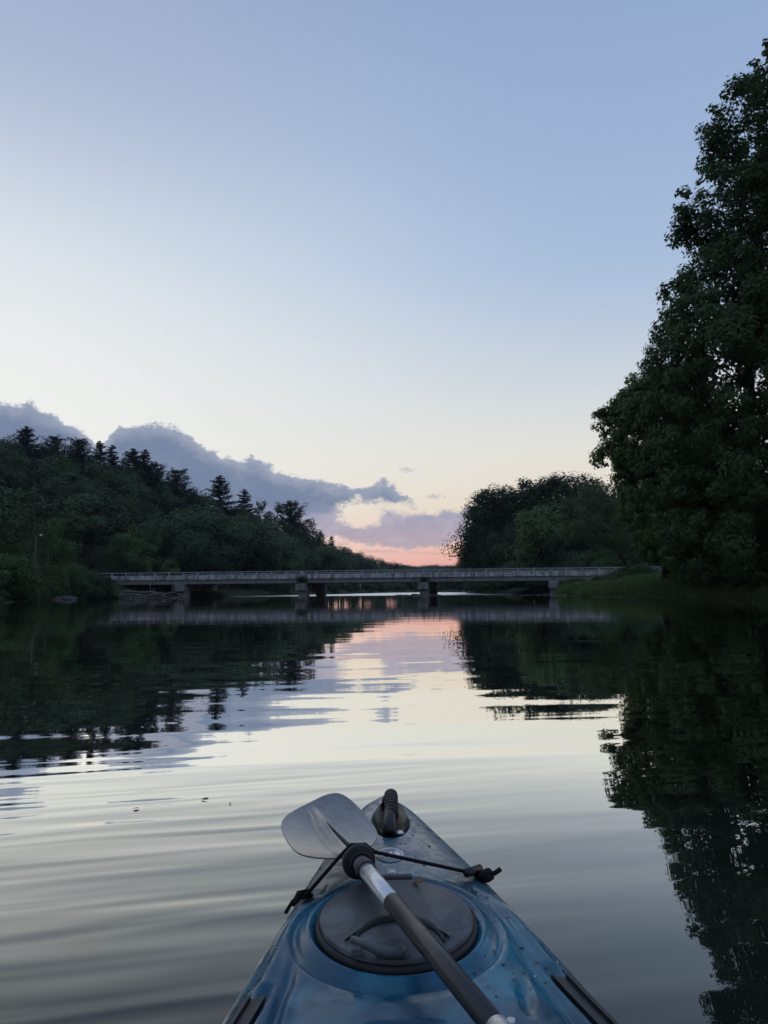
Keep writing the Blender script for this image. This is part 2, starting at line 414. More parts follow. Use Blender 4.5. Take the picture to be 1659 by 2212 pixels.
# ------------------------------------------------------------------ bridge
def concrete(name, a, b, dark, wear=0.5, streak=True):
    m, N, out = new_mat(name)
    P = N.new('ShaderNodeNewGeometry').outputs['Position']
    x, y, z = N.sep(P)
    n = N.noise(P, 1.3, 8, 0.65); n2 = N.noise(P, 6.0, 5, 0.6)
    c = N.mix(N.smooth(n, 0.40, 0.62), a, b)
    s = N.noise(N.comb(N.m('MULTIPLY', x, 2.2), N.m('MULTIPLY', y, 2.2), N.m('MULTIPLY', z, 0.35)), 1.0, 4, 0.6)
    c = N.mix(N.m('MULTIPLY', N.smooth(s, 0.48, 0.66), wear), c, dark)
    c = N.mix(N.m('MULTIPLY', N.smooth(n2, 0.5, 0.7), 0.35), c, dark)
    principled(N, out, c, 0.9, 0.2, 0.0, bump(N, n2, 0.5, 0.01)); return m
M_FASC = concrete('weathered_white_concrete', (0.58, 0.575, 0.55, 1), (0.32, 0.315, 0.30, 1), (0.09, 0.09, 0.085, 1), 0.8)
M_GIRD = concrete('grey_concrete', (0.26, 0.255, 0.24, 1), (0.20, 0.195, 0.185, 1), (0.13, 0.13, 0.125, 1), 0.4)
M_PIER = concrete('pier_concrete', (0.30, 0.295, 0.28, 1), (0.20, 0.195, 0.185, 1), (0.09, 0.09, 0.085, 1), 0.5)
M_RAIL = concrete('rail_concrete', (0.42, 0.43, 0.43, 1), (0.32, 0.33, 0.33, 1), (0.20, 0.20, 0.20, 1), 0.4)
M_ASPH = noise_mat('asphalt', (0.04, 0.04, 0.042, 1), (0.065, 0.065, 0.066, 1), 6.0, 0.9)

bridge = empty('road_bridge', tuple(BR_A * np.array([1, 1, 0])), math.atan2(BRU[1], BRU[0]))
tag(bridge, 'low concrete road bridge on piers crossing the river ahead', 'bridge')
def t_of(px):                                 # bridge coordinate seen at a pixel column
    d = ray(px, 1240); A = BR_A
    # A + t U = s d  (plan)
    det = BRU[0] * -d[1] + BRU[1] * d[0]
    return ((-A[0]) * -d[1] - (-A[1]) * -d[0] * -1 if False else (A[1] * d[0] - A[0] * d[1]) / (BRU[0] * d[1] - BRU[1] * d[0]))
T_L, T_P = t_of(205), [t_of(385) + .4, t_of(651), t_of(914), t_of(1196)]
T_R = t_of(1475)
BW = 11.0                                     # bridge width
spans = [T_L] + T_P + [T_R]
for i in range(5):
    a, b = spans[i] + 0.03, spans[i + 1] - 0.03
    L, c = b - a, (a + b) / 2
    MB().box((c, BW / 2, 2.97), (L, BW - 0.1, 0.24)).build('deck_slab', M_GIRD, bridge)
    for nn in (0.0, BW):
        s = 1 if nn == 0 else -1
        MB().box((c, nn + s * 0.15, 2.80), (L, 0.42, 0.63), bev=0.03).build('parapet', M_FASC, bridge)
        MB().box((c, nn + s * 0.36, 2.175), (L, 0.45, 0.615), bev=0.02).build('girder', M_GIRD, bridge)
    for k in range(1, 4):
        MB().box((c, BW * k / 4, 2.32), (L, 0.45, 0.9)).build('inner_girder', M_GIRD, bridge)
MB().box(((T_L + T_R) / 2, BW / 2, 3.10), (T_R - T_L, BW - 1.2, 0.03)).build('road_surface', M_ASPH, bridge)
for i, t in enumerate(T_P):
    pier = MB()
    sk = 0.7
    R = Matrix.Rotation(-sk / BW, 3, 'Z')
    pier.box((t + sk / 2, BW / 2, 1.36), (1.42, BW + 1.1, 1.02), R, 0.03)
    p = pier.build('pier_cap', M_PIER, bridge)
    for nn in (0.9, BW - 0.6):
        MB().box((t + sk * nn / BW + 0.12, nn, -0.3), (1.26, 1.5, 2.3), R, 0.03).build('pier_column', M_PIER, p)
for side, nn in (('near', 0.10), ('far', BW - 0.10)):
    rail = MB().box(((T_L + T_R) / 2, nn, 3.555), (T_R - T_L, 0.20, 0.11), bev=0.02).build('railing', M_RAIL, bridge)
    MB().box(((T_L + T_R) / 2, nn, 3.135), (T_R - T_L, 0.30, 0.045)).build('curb_cap', M_RAIL, rail)
    pm = MB().box((0, 0, 0), (0.20, 0.18, 0.36), bev=0.02).mesh('rail_post', M_RAIL)
    step = 2.16; n = int((T_R - T_L) / step)
    for k in range(n + 1):
        po = obj('rail_post', pm, rail); po.location = (T_L + 0.4 + k * step, nn, 3.33)
def bworld(t, n, z): return np.array([BR_A[0] + BRU[0] * t + BRN[0] * n, BR_A[1] + BRU[1] * t + BRN[1] * n, z])
# the road on the banks
for nm, a, b in (('road', T_L - 70, T_L), ('road', T_R, T_R + 70)):
    q = [bworld(a, .8, 2.93), bworld(b, .8, 2.93), bworld(b, BW - .8, 2.93), bworld(a, BW - .8, 2.93)]
    q2 = [v - np.array([0, 0, .4]) for v in q]
    tag(MB().add(q + q2, [(0, 1, 2, 3), (7, 6, 5, 4), (0, 4, 5, 1), (2, 6, 7, 3), (1, 5, 6, 2), (3, 7, 4, 0)]).build(nm, M_ASPH), None, None, None, 'structure')

# ------------------------------------------------------------------ foliage
def leaf_shapes(rng, C, Nrm, size, aspect=0.6, kind='diamond'):
    """one flat leaf per centre; returns verts, faces"""
    n = len(C)
    Nrm = Nrm / np.linalg.norm(Nrm, axis=1, keepdims=True)
    t = rng.normal(size=(n, 3)); t -= (t * Nrm).sum(1, keepdims=True) * Nrm; t /= np.linalg.norm(t, axis=1, keepdims=True)
    b = np.cross(Nrm, t); s = size * rng.uniform(0.7, 1.3, (n, 1))
    if kind == 'diamond':
        prof = [(-.5, 0), (0, .5 * aspect), (.5, 0), (0, -.5 * aspect)]
        Vv = np.stack([C + t * s * u + b * s * v for u, v in prof], 1).reshape(-1, 3)
        return Vv, np.arange(n * 4).reshape(n, 4)
    prof = [(-.45, 0, 0), (-.2, .5, .06), (.05, .2, 0), (.55, 0, -.08), (.05, -.2, 0), (-.2, -.5, .06)]   # lobed leaf
    Vv = np.stack([C + t * s * u + b * s * v + Nrm * s * w for u, v, w in prof], 1).reshape(-1, 3)
    k = np.arange(n)[:, None] * 6
    return Vv, np.concatenate([k + np.array([[0, 1, 2, 5]]), k + np.array([[2, 3, 4, 5]])], 0)
def lobes_to_leaves(rng, L, R, per, size, aspect=0.6, kind='diamond', squash=0.8, up=0.5, droop=0.0, shell=0.45):
    n = len(L); idx = np.repeat(np.arange(n), per); m = len(idx)
    d = rng.normal(size=(m, 3)); d /= np.linalg.norm(d, axis=1, keepdims=True)
    r = (shell + (1 - shell) * rng.random((m, 1)) ** 0.6) * (0.85 + 0.3 * rng.random((m, 1)))
    off = d * r * R[idx][:, None]; off[:, 2] *= squash
    if droop: off[:, 2] -= droop * (off[:, 0] ** 2 + off[:, 1] ** 2) / np.maximum(R[idx], .01)
    C = L[idx] + off
    cc = L.mean(0); cd = L[idx] - cc; cd /= np.maximum(np.linalg.norm(cd, axis=1, keepdims=True), 1e-6)
    nr = d * 0.8 + cd * 0.7 + rng.normal(size=(m, 3)) * 0.4; nr[:, 2] += up
    return leaf_shapes(rng, C, nr, size, aspect, kind)
def trunk_mb(rng, h, r, lean=(0, 0), limbs=(), k=6, n=8):
    mb = MB(); pts = []; 
    for i in range(k + 1):
        f = i / k; w = math.sin(f * 5 + rng.random()) * 0.012 * h
        pts.append((lean[0] * f ** 1.3 + w, lean[1] * f ** 1.3 + w * .6, h * f))
    mb.tube(pts, [r * (1.45 if i == 0 else 1.0) * (1 - 0.75 * i / k) for i in range(k + 1)], n)
    for (f, e, rr) in limbs:
        i = min(int(f * k), k - 1); q = f * k - i
        p0 = np.array(pts[i]) * (1 - q) + np.array(pts[i + 1]) * q; e = np.array(e)
        mid = p0 * .5 + e * .5 + np.array([0, 0, -0.06 * np.linalg.norm(e - p0)])
        mb.tube([p0, mid, e], [rr, rr * .7, rr * .25], 6)
    return mb
PROTO = {}
def proto_broad(key, seed, rx, zc, rz, nl, per, size, mat, lr=(0.10, 0.16), pts=None, kind='diamond'):
    rng = np.random.default_rng(seed)
    d = rng.normal(size=(nl, 3)); d /= np.linalg.norm(d, axis=1, keepdims=True)
    rad = rng.uniform(0.35, 1.0, nl) ** 0.5
    taper = 1 - 0.25 * d[:, 2]
    L = np.stack([d[:, 0] * rx * rad * taper, d[:, 1] * rx * rad * taper, zc + d[:, 2] * rz * rad], 1)
    L[:, :2] *= (1 + 0.25 * rng.normal(size=(nl, 1)))
    R = rng.uniform(*lr, nl) * (0.8 + 0.4 * rng.random(nl))
    Vv, Ff = lobes_to_leaves(rng, L, R, per, size, 0.62, kind)
    top = Vv[:, 2].max(); Vv = Vv * (1.0 / top)
    limbs = [(rng.uniform(.35, .9), L[i] / top, 0.012) for i in rng.choice(nl, 9, replace=False)]
    tr = trunk_mb(rng, 0.86, 0.022, (rng.uniform(-.03, .03), rng.uniform(-.03, .03)), limbs).mesh('trunk', M_BARK, True)
    PROTO[key] = (tr, np_mesh('crown', Vv, Ff, mat))
def proto_pine(key, seed, width, base, n_wh, mat, gap=0.0, up=0.10, power=0.8, size=0.030):
    rng = np.random.default_rng(seed); C = []; NN = []; limbs = []
    for i in range(n_wh):
        f = i / (n_wh - 1); h = base + (0.985 - base) * f
        w = width * ((1 - f) ** power * 0.94 + 0.05) * (0.72 + 0.5 * rng.random())
        if f < .25: w *= 0.55 + 1.6 * f
        nb = rng.integers(4, 7); a0 = rng.random() * 6.28
        for j in range(nb):
            if rng.random() < gap: continue
            a = a0 + j * 6.283 / nb + rng.normal() * .25; wl = w * rng.uniform(.6, 1.15)
            e = np.array([math.cos(a) * wl, math.sin(a) * wl, h + up * wl * rng.uniform(.2, 1.6)])
            limbs.append((min(h / .98, .97), e, 0.006))
            m = int(30 + 520 * wl)
            q = rng.random(m) ** .75; 
            p = np.stack([e[0] * q, e[1] * q, h + (e[2] - h) * q ** 1.7], 1)
            sp = 0.012 + 0.20 * wl * (0.25 + .75 * np.sin(np.clip(q, 0, 1) * 2.6))[:, None]
            p = p + rng.normal(size=(m, 3)) * sp * np.array([.55, .55, .12]) + np.array([0, 0, .006])
            C.append(p); nr = rng.normal(size=(m, 3)) * .5; nr[:, 2] += 1; NN.append(nr)
    C = np.concatenate(C); NN = np.concatenate(NN)
    Vv, Ff = leaf_shapes(rng, C, NN, size, 0.38)
    tr = trunk_mb(rng, 0.985, 0.015, (0, 0), limbs[::4]).mesh('trunk', M_BARK, True)
    PROTO[key] = (tr, np_mesh('crown', Vv, Ff, mat))
for i in range(5):
    proto_broad('broad%d' % i, 10 + i, (0.30, 0.36, 0.26, 0.33, 0.40)[i], 0.62, (0.34, 0.30, 0.38, 0.33, 0.27)[i], 46, 120, 0.034, M_LEAF)
for i in range(2):
    proto_broad('light%d' % i, 30 + i, (0.36, 0.42)[i], 0.55, 0.38, 52, 130, 0.032, M_LEAFL, (0.09, 0.14))
for i in range(3):
    proto_broad('tall%d' % i, 40 + i, (0.17, 0.20, 0.22)[i], 0.55, 0.43, 70, 120, 0.022, M_LEAF, (0.055, 0.10))
proto_broad('sparse0', 50, 0.22, 0.66, 0.32, 34, 60, 0.030, M_LEAF, (0.05, 0.085))
proto_broad('sparse1', 51, 0.26, 0.62, 0.34, 36, 55, 0.030, M_LEAF, (0.05, 0.085))
for i in range(3):
    proto_broad('shrub%d' % i, 60 + i, (0.62, 0.75, 0.55)[i], 0.42, 0.50, 60, 120, 0.060, M_SHRUB, (0.14, 0.24))
for i in range(4):
    proto_pine('pine%d' % i, 70 + i, (0.30, 0.27, 0.33, 0.26)[i], (0.30, 0.22, 0.36, 0.18)[i], (20, 24, 19, 26)[i], M_PINE, 0.10, (0.45, .30, .55, .22)[i], (0.50, .58, .42, .62)[i])

ORD = 'first second third fourth fifth sixth seventh eighth ninth tenth eleventh twelfth thirteenth fourteenth fifteenth sixteenth'.split()
def tree(key, x, y, h, w=1.0, label='', cat='tree', group=None, rot=None, name=None, sink=0.25, z=None):
    tr, cr = PROTO[key]
    kind = key.rstrip('0123456789')
    name = name or {'broad': 'broadleaf_tree', 'light': 'broadleaf_tree', 'tall': 'poplar_tree', 'sparse': 'thin_tree', 'shrub': 'riverside_shrub', 'pine': 'pine_tree'}[kind]
    e = empty(name, (x, y, (gz(x, y) if z is None else z) - sink), random.random() * 6.283 if rot is None else rot)
    e.scale = (h * w, h * w, h)
    tag(e, label, cat, group)
    obj('stem' if kind == 'shrub' else 'trunk', tr, e); obj('foliage' if kind == 'shrub' else 'crown', cr, e)
    return e
def skyline_tree(key, px, py, D, w, label, group=None, name=None):
    """a tree whose tip is seen at (px, py) standing D metres out"""
    p = at(px, py, D); z0 = gz(p[0], p[1]) - 0.25
    return tree(key, p[0], p[1], p[2] - z0, w, label, 'tree', group, name=name)
random.seed(5); RNG = np.random.default_rng(99)

# --- skyline of the left hill: (kind, px, py, distance, relative width, label)
HILLG = 'trees on the wooded slope left of the bridge'
SKY = [
 ('broad1', 8, 936, 172, 1.0, None), ('pine0', 58, 922, 170, .95, 'broad-topped dark pine on the skyline at the far left edge of the ridge'),
 ('broad0', 32, 945, 178, 1.1, None), ('broad3', 98, 950, 176, 1.0, None), ('pine2', 120, 944, 178, .85, 'rounded dark pine on the ridge beside the pale dead snag'),
 ('pine2', 172, 950, 184, 1.0, 'flat-topped pine on the ridge just right of the dead snag'), ('broad2', 150, 968, 190, 1.0, None), ('pine1', 215, 953, 190, .85, 'pointed pine standing clear on the ridge under the cloud gap'),
 ('pine3', 243, 962, 194, .9, 'slimmer pine right beside the pointed ridge pine'), ('pine0', 288, 970, 198, .9, 'wide pine at the top of the slope with shelving branches'),
 ('pine1', 314, 972, 200, .95, 'tall pine at the edge where the ridge starts to fall'), ('pine2', 336, 1002, 206, .8, 'low pine leaning out below the tall ridge-edge pine'),
 ('pine2', 382, 1016, 216, .95, 'bushy round-headed pine on the falling ridge'), ('broad0', 355, 1030, 214, 1.0, None), ('broad2', 415, 1045, 222, .9, None), ('broad4', 436, 1058, 226, .8, None),
 ('pine1', 476, 1028, 236, 1.15, 'large conical pine standing alone against the cloud'), ('pine3', 528, 1057, 246, 1.1, 'small layered pine right of the large conical one'),
 ('broad1', 505, 1082, 240, .8, None), ('sparse0', 560, 1080, 258, .8, 'thin see-through tree next to the small layered pine'), ('sparse1', 596, 1086, 262, .9, 'loose airy tree between two pines on the lower ridge'),
 ('pine2', 628, 1086, 266, .95, 'dark rounded pine above the first open span of the bridge'), ('sparse0', 664, 1118, 280, 1.0, 'slender ragged tree at the end of the wooded spur'),
 ('broad0', 645, 1112, 276, .8, None), ('broad2', 686, 1150, 290, .85, None), ('pine3', 716, 1158, 305, .9, 'small pointed conifer tip at the foot of the wooded spur'), ('broad3', 702, 1165, 300, .9, None),
 ('broad1', 737, 1174, 318, .9, None), ('broad4', 760, 1184, 335, .9, None), ('broad0', 782, 1190, 352, .9, None), ('broad3', 803, 1197, 372, .9, None),
 ('broad2', 822, 1204, 400, 1.0, None), ('broad1', 842, 1209, 430, 1.0, None), ('broad4', 860, 1214, 460, 1.0, None),
]
SKYL = [(-200, 915)] + [(s[1], s[2]) for s in sorted(SKY, key=lambda s: s[1])] + [(880, 1218), (965, 1222)]
BROADL = 'rounded broadleaf crown on the skyline of the left ridge between the pines'
for k, px, py, D, w, lab in SKY:
    skyline_tree(k, px, py, D, w, lab or BROADL, HILLG)
# --- fill the slope below
sx = np.array([s[0] for s in SKYL], float); sy = np.array([s[1] for s in SKYL], float)
def skyline_y(px, r=14): return max(np.interp(px - r, sx, sy), np.interp(px, sx, sy), np.interp(px + r, sx, sy))
placed = []; count = 0
for _ in range(9000):
    if count >= 170: break
    D = RNG.uniform(98, 330); px = RNG.uniform(-60, 790)
    p = at(px, 1280, D); x, y = p[0], p[1]
    z = gz(x, y)
    if D < 132 and px > 20: continue
    xl = np.interp(y, SHL[:, 0], SHL[:, 1])
    if xl - x < 6 or z < 0.6: continue
    tt = (x - BR_A[0]) * BRU[0] + (y - BR_A[1]) * BRU[1]; nn = (x - BR_A[0]) * BRN[0] + (y - BR_A[1]) * BRN[1]
    if -3 < nn < BW + 4 and -48 < tt < 130: continue
    sp = 5.2 if y < 240 else 6.5
    if any((x - a) ** 2 + (y - b) ** 2 < sp * sp for a, b in placed): continue
    h = RNG.uniform(10, 17)
    q = pix(x, y, z + h)
    lim = skyline_y(q[0]) + 10
    if q[1] < lim:
        h = at(px, lim, y)[2] - z
        if h < 6.5: continue
    near = xl - x < 26
    key = RNG.choice(['broad0', 'broad1', 'broad2', 'broad3', 'broad4', 'broad0', 'broad3', 'pine0', 'pine2'] if not near else ['broad0', 'broad1', 'broad3', 'broad4'])
    hz_ = 'high' if h + z - 1 > 27 else 'halfway' if h + z > 19 else 'low'
    qx = q[0]; lm = 'under the leftmost ridge pine' if qx < 100 else 'under the pale snag' if qx < 190 else 'under the pointed ridge pine' if qx < 262 else 'under the ridge-edge pines' if qx < 350 else 'under the round-headed pine' if qx < 430 else 'under the large conical pine' if qx < 510 else 'under the airy ridge trees' if qx < 612 else 'at the end of the spur' if qx < 700 else 'where the spur meets the river'
    lab = ('%s tree %s on the left hillside %s' % ('broadleaf' if key[0] == 'b' else 'pine', hz_, lm))
    tree(str(key), x, y, h, RNG.uniform(.85, 1.15) * (1.15 if key[0] == 'b' else 1), lab, 'tree', HILLG)
    placed.append((x, y)); count += 1
# lighter trees by the road at the foot of the hill
for k, px, py, D, w, lab in [
  ('light0', 120, 1116, 112, .80, 'paler green rounded tree behind the lamp post on the left bank'),
  ('light1', 44, 1150, 108, .75, 'small pale green tree at the left edge behind the shrubs'),
  ('sparse1', 200, 1086, 128, 1.5, 'grey-green feathery tree behind the paler rounded tree'),
  ('light1', 300, 1132, 125, .95, 'wide domed green tree behind the left end of the bridge'),
  ('light0', 372, 1206, 121, .9, 'low bright bush-like tree just behind the bridge railing'),
  ('broad3', 262, 1150, 122, 1.0, 'dark green tree tucked left of the wide domed tree'),
  ('broad4', 425, 1150, 126, 1.0, 'broad dark tree above the second bridge pier from the left'),
  ('light1', 500, 1140, 150, .8, 'mid green tree at the foot of the slope below the conical pine'),
  ('broad1', 560, 1160, 150, 1.0, 'dark spreading tree behind the middle of the left river span'),
  ('light0', 610, 1170, 160, .8, 'rounded mid green tree near the river behind the left pier')]:
    skyline_tree(k, px, py, D, w, lab, 'trees by the road at the foot of the hill')
# --- far end of the valley
for i in range(34):
    px = 858 + i * 4.2 + RNG.uniform(-2, 2); D = RNG.uniform(560, 900)
    skyline_tree(['broad0', 'broad1', 'broad3', 'broad4'][i % 4], px, 1222 + RNG.uniform(-5, 4), D, 1.3, 'far blue-grey tree in the wooded ridge closing the valley', 'trees closing the far end of the valley')
# low trees and scrub along the far banks seen under the bridge
for i in range(46):
    y = RNG.uniform(120, 340); left = i % 2 == 0
    xs = np.interp(y, SHL[:, 0], SHL[:, 1]) - RNG.uniform(1.5, 5) if left else np.interp(y, SHR[:, 0], SHR[:, 1]) + RNG.uniform(1.5, 5)
    tree('shrub%d' % (i % 3), xs, y, RNG.uniform(2.0, 4.2), 1.0, 'leafy shrub on the far river bank behind the bridge, left side' if left else 'leafy shrub on the far river bank behind the bridge, right side', 'shrub', 'shrubs on the banks beyond the bridge')
for i in range(22):
    x = RNG.uniform(-4, 44); tree(['shrub0', 'broad3', 'shrub1', 'broad4'][i % 4], x, RNG.uniform(348, 368), RNG.uniform(3.5, 8), 1.0, 'small tree on the low far shore where the river bends away', 'tree', 'small trees on the far shore')

# --- right bank behind the bridge
for k, px, py, D, w, lab in [
  ('broad3', 978, 1221, 330, .9, 'low tree at the tip of the wooded point right of the gap'), ('broad0', 992, 1206, 300, .9, 'small rounded tree on the wooded point beside the sunset gap'),
  ('broad2', 1008, 1192, 280, 1.0, 'rounded tree behind the tall dark poplar row'), ('tall0', 1028, 1120, 172, 1.1, 'leaning dark poplar at the river edge of the poplar row'), ('broad2', 1016, 1172, 210, .8, 'dark tree at the foot of the poplar row'),
  ('tall2', 1040, 1078, 168, 1.1, 'narrow dark poplar rising between the leaning one and the second'), ('tall1', 1050, 1056, 165, 1.05, 'tall dark poplar, second of the row from the river'), ('tall2', 1070, 1037, 160, 1.1, 'tallest dark poplar with a blunt top left of the notch'), ('tall0', 1097, 1044, 158, 1.2, 'dark poplar with twin tips at the notch in the row'),
  ('tall1', 1134, 1029, 160, 1.2, 'round-topped dark poplar right of the notch'), ('tall2', 1160, 1036, 150, 1.1, 'dark poplar behind the lighter green dome tree'), ('tall1', 1190, 1021, 150, 1.2, 'dense poplar left of the highest crown on the right bank'),
  ('tall2', 1228, 1009, 146, 1.25, 'broad poplar with the highest crown before the big sycamore'), ('tall0', 1262, 1020, 142, 1.3, 'dark poplar partly hidden by the big sycamore leaves'),
  ('broad2', 1286, 1026, 136, .95, 'dark full-crowned tree behind the willow crown'), ('broad0', 1328, 1030, 132, .9, 'dark full-crowned tree in the gap between willow and sycamore'),
  ('light0', 1168, 1085, 132, .85, 'lighter green dome-shaped tree in front of the dark poplars'), ('broad4', 1120, 1130, 138, .9, 'dark green tree low between the poplars and the bridge'), ('broad1', 1075, 1140, 142, .9, 'dark tree at the riverside in front of the poplar row'),
  ('broad0', 1230, 1120, 128, 1.1, 'dense tree behind the bridge right of the dome-shaped tree'), ('broad3', 1300, 1060, 130, 1.0, 'dark tree behind the leaning willow'), ('broad2', 1345, 1080, 126, 1.1, 'dark tree behind the bridge under the sycamore'),
  ('broad4', 1400, 1080, 124, 1.0, 'shadowed tree beyond the road behind the sycamore trunk'), ('broad0', 1460, 1050, 122, 1.0, 'shadowed tree beyond the road, third from the frame edge'), ('broad1', 1530, 1060, 122, 1.0, 'shadowed tree beyond the road, second from the frame edge'),
  ('broad3', 1600, 1040, 122, 1.1, 'shadowed tree beyond the road, nearest the frame edge'), ('broad4', 1670, 1040, 122, 1.1, 'shadowed tree beyond the road at the frame edge')]:
    skyline_tree(k, px, py, D, w, lab, 'trees on the right bank behind the bridge')
for i in range(34):
    px = 1050 + i * 20 + RNG.uniform(-8, 8); D = RNG.uniform(150, 215); p = at(px, 1270, D)
    h = min(RNG.uniform(9, 15), at(px, 1075, D)[2] - gz(p[0], D))
    tree(['broad0', 'broad1', 'broad3', 'broad4'][i % 4], p[0], D, h, 1.2, 'shadowed tree deep in the wood behind the right half of the bridge', 'tree', 'wood behind the right half of the bridge')
for i in range(14):
    px = 1080 + i * 42 + RNG.uniform(-12, 12); D = RNG.uniform(119, 126)
    p = at(px, 1270, D)
    tree('shrub%d' % (i % 3), p[0], D, RNG.uniform(2.5, 4.5), 1.0, 'leafy shrub behind the right half of the bridge, %s from the river' % ORD[i], 'shrub', 'shrubs behind the right half of the bridge')

# --- shrubs covering the left bank
LB = [(-40, 1212, 62), (10, 1196, 66), (-5, 1245, 58), (48, 1222, 70), (30, 1250, 66), (85, 1232, 76), (120, 1212, 84), (70, 1265, 72), (150, 1216, 90), (118, 1245, 86), (185, 1214, 95), (160, 1250, 92), (212, 1224, 99), (205, 1255, 97), (232, 1246, 101), (140, 1270, 91)]
for i, (px, py, D) in enumerate(LB):
    p = at(px, py, D); x = p[0]
    xl = np.interp(D, SHL[:, 0], SHL[:, 1]); x = min(x, xl - 0.2)
    z0 = max(gz(x, D), 0.0)
    h = max(p[2] - z0 + .2, 1.5)
    tree('shrub%d' % (i % 3), x, D, h, min(1.0, 3.0 / h) * RNG.uniform(.95, 1.15), 'leafy shrub in the left bank thicket, %s along the shore from the frame edge' % ORD[sorted(LB).index((px, py, D))], 'shrub', 'shrubs in the thicket on the left bank', sink=0.2, z=z0)

# --- crowns given by their outline: lobes fill the outline with real depth
def in_poly(P, poly):
    x, y = P[:, 0], P[:, 1]; c = np.zeros(len(P), bool); j = len(poly) - 1
    for i in range(len(poly)):
        xi, yi = poly[i]; xj, yj = poly[j]
        c ^= ((yi > y) != (yj > y)) & (x < (xj - xi) * (y - yi) / (yj - yi + 1e-9) + xi); j = i
    return c
def edge_dist(P, poly):
    d = np.full(len(P), 1e9); n = len(poly)
    for i in range(n):
        a = np.array(poly[i], float); b = np.array(poly[(i + 1) % n], float); ab = b - a
        t = np.clip(((P - a) @ ab) / (ab @ ab), 0, 1); d = np.minimum(d, np.hypot(*(P - a - t[:, None] * ab).T))
    return d
def outline_tree(name, label, seed, poly, D, half_depth, nl, lr, per, leaf, mat, base_px, trunk_r, trunk_top, nlimb=30, kind='lobed', aspect=.6, lean_pts=None, droop=0.0, group=None):
    rng = np.random.default_rng(seed); poly = [tuple(p) for p in poly]
    A = np.array(poly); S = D / F                            # metres per unit at that distance
    pts = []
    P = rng.uniform(A.min(0), A.max(0), (nl * 12, 2)); P = P[in_poly(P, poly)]
    ed = edge_dist(P, poly) * S
    r = rng.uniform(*lr, len(P)); r = np.minimum(r, np.maximum(lr[0], ed * 0.85)) * rng.uniform(.75, 1.0, len(r)); keep = ed > r * 0.88; P, ed, r = P[keep], ed[keep], r[keep]
    hd = half_depth * np.sqrt(np.clip(1 - (1 - np.clip(ed / (half_depth * 1.1), 0, 1)) ** 2, 0.02, 1))
    dep = rng.uniform(-1, 1, len(P)) * hd
    L = np.array([at(a, b, D) for a, b in P]); L[:, 1] += dep
    acc = []
    for i in range(len(L)):                                  # keep lobes apart
        if len(acc) >= nl: break
        if acc:
            q = np.array([L[j] for j in acc]) - L[i]
            if (np.einsum('ij,ij->i', q, q) < (0.62 * r[i]) ** 2).any(): continue
        acc.append(i)
    L, r = L[acc], r[acc]
    base = at(*base_px); z0 = gz(base[0], base[1]) - 0.3; o = np.array([base[0], base[1], z0])
    e = empty(name, tuple(o)); tag(e, label, 'tree', group)
    pr = np.maximum(per * (r / np.mean(lr)) ** 2, 20).astype(int)
    Vv, Ff = lobes_to_leaves(rng, L - o, r, pr, leaf, aspect, kind, 0.85, 0.45, droop, 0.35)
    obj('crown', np_mesh('crown', Vv, Ff, mat), e)
    tp = [np.array(at(*q)) - o for q in (lean_pts or [])] or [np.array([0, 0, .0]), (at(*trunk_top) - o) * np.array([.4, .4, .5]), at(*trunk_top) - o]
    tp = [np.zeros(3)] + [t for t in tp if np.linalg.norm(t) > 0.5]
    mb = MB()
    k = len(tp); mb.tube(tp, [trunk_r * (1.25 if i == 0 else 1 - .8 * i / (k - 1)) for i in range(k)], 10)
    tp = np.array(tp)
    for i in rng.choice(len(L), min(nlimb, len(L)), replace=False):
        q = L[i] - o; f = np.clip((q[2] * 0.75) / max(tp[-1][2], .1), .12, .97); s = f * (k - 1); a = int(min(s, k - 2)); s -= a
        p0 = tp[a] * (1 - s) + tp[a + 1] * s; mid = (p0 + q) / 2 + np.array([0, 0, -.05 * np.linalg.norm(q - p0)])
        rr = trunk_r * 0.28 * (1.1 - f); mb.tube([p0, mid, q], [rr, rr * .65, rr * .2], 6)
    mb.build('trunk', M_BARK, e, True)
    return e
SYC_B = [(1700, 60), (1640, 92), (1602, 158), (1612, 190), (1638, 236), (1612, 214), (1590, 188), (1560, 192), (1512, 235), (1500, 298), (1520, 330), (1562, 346), (1540, 375), (1505, 400), (1490, 382), (1434, 405), (1455, 440), (1446, 466), (1478, 505), (1520, 520), (1500, 545),
         (1450, 570), (1428, 612), (1448, 655), (1414, 662), (1384, 692), (1402, 740), (1360, 785), (1380, 850), (1400, 1000), (1420, 1120), (1440, 1230), (1520, 1268), (1590, 1272), (1700, 1275), (1900, 1200), (2000, 900), (2000, 500), (1880, 200), (1780, 80)]
outline_tree('sycamore_tree', 'towering sycamore filling the right edge of the view', 1, SYC_B, 48, 6.5, 1500, (0.40, 1.35), 170, 0.25, M_SYC, (1600, 1255, 53), 0.55, (1660, 300, 49), 70)
SYC_A = [(1400, 780), (1360, 800), (1330, 838), (1306, 868), (1268, 890), (1305, 938), (1258, 976), (1290, 1002), (1332, 1030), (1330, 1075), (1345, 1120), (1362, 1165), (1390, 1215), (1425, 1222), (1450, 1262), (1580, 1266), (1600, 1100), (1560, 900), (1480, 800)]
outline_tree('sycamore_tree', 'lower sycamore with boughs hanging toward the bridge, left of the towering one', 2, SYC_A, 58, 5.2, 700, (0.42, 1.35), 170, 0.26, M_SYC, (1436, 1250, 63), 0.34, (1480, 900, 59), 40)
WIL = [(1198, 1100), (1215, 1062), (1262, 1036), (1302, 1042), (1345, 1062), (1385, 1110), (1390, 1200), (1350, 1225), (1300, 1190), (1255, 1175), (1222, 1190), (1192, 1168)]
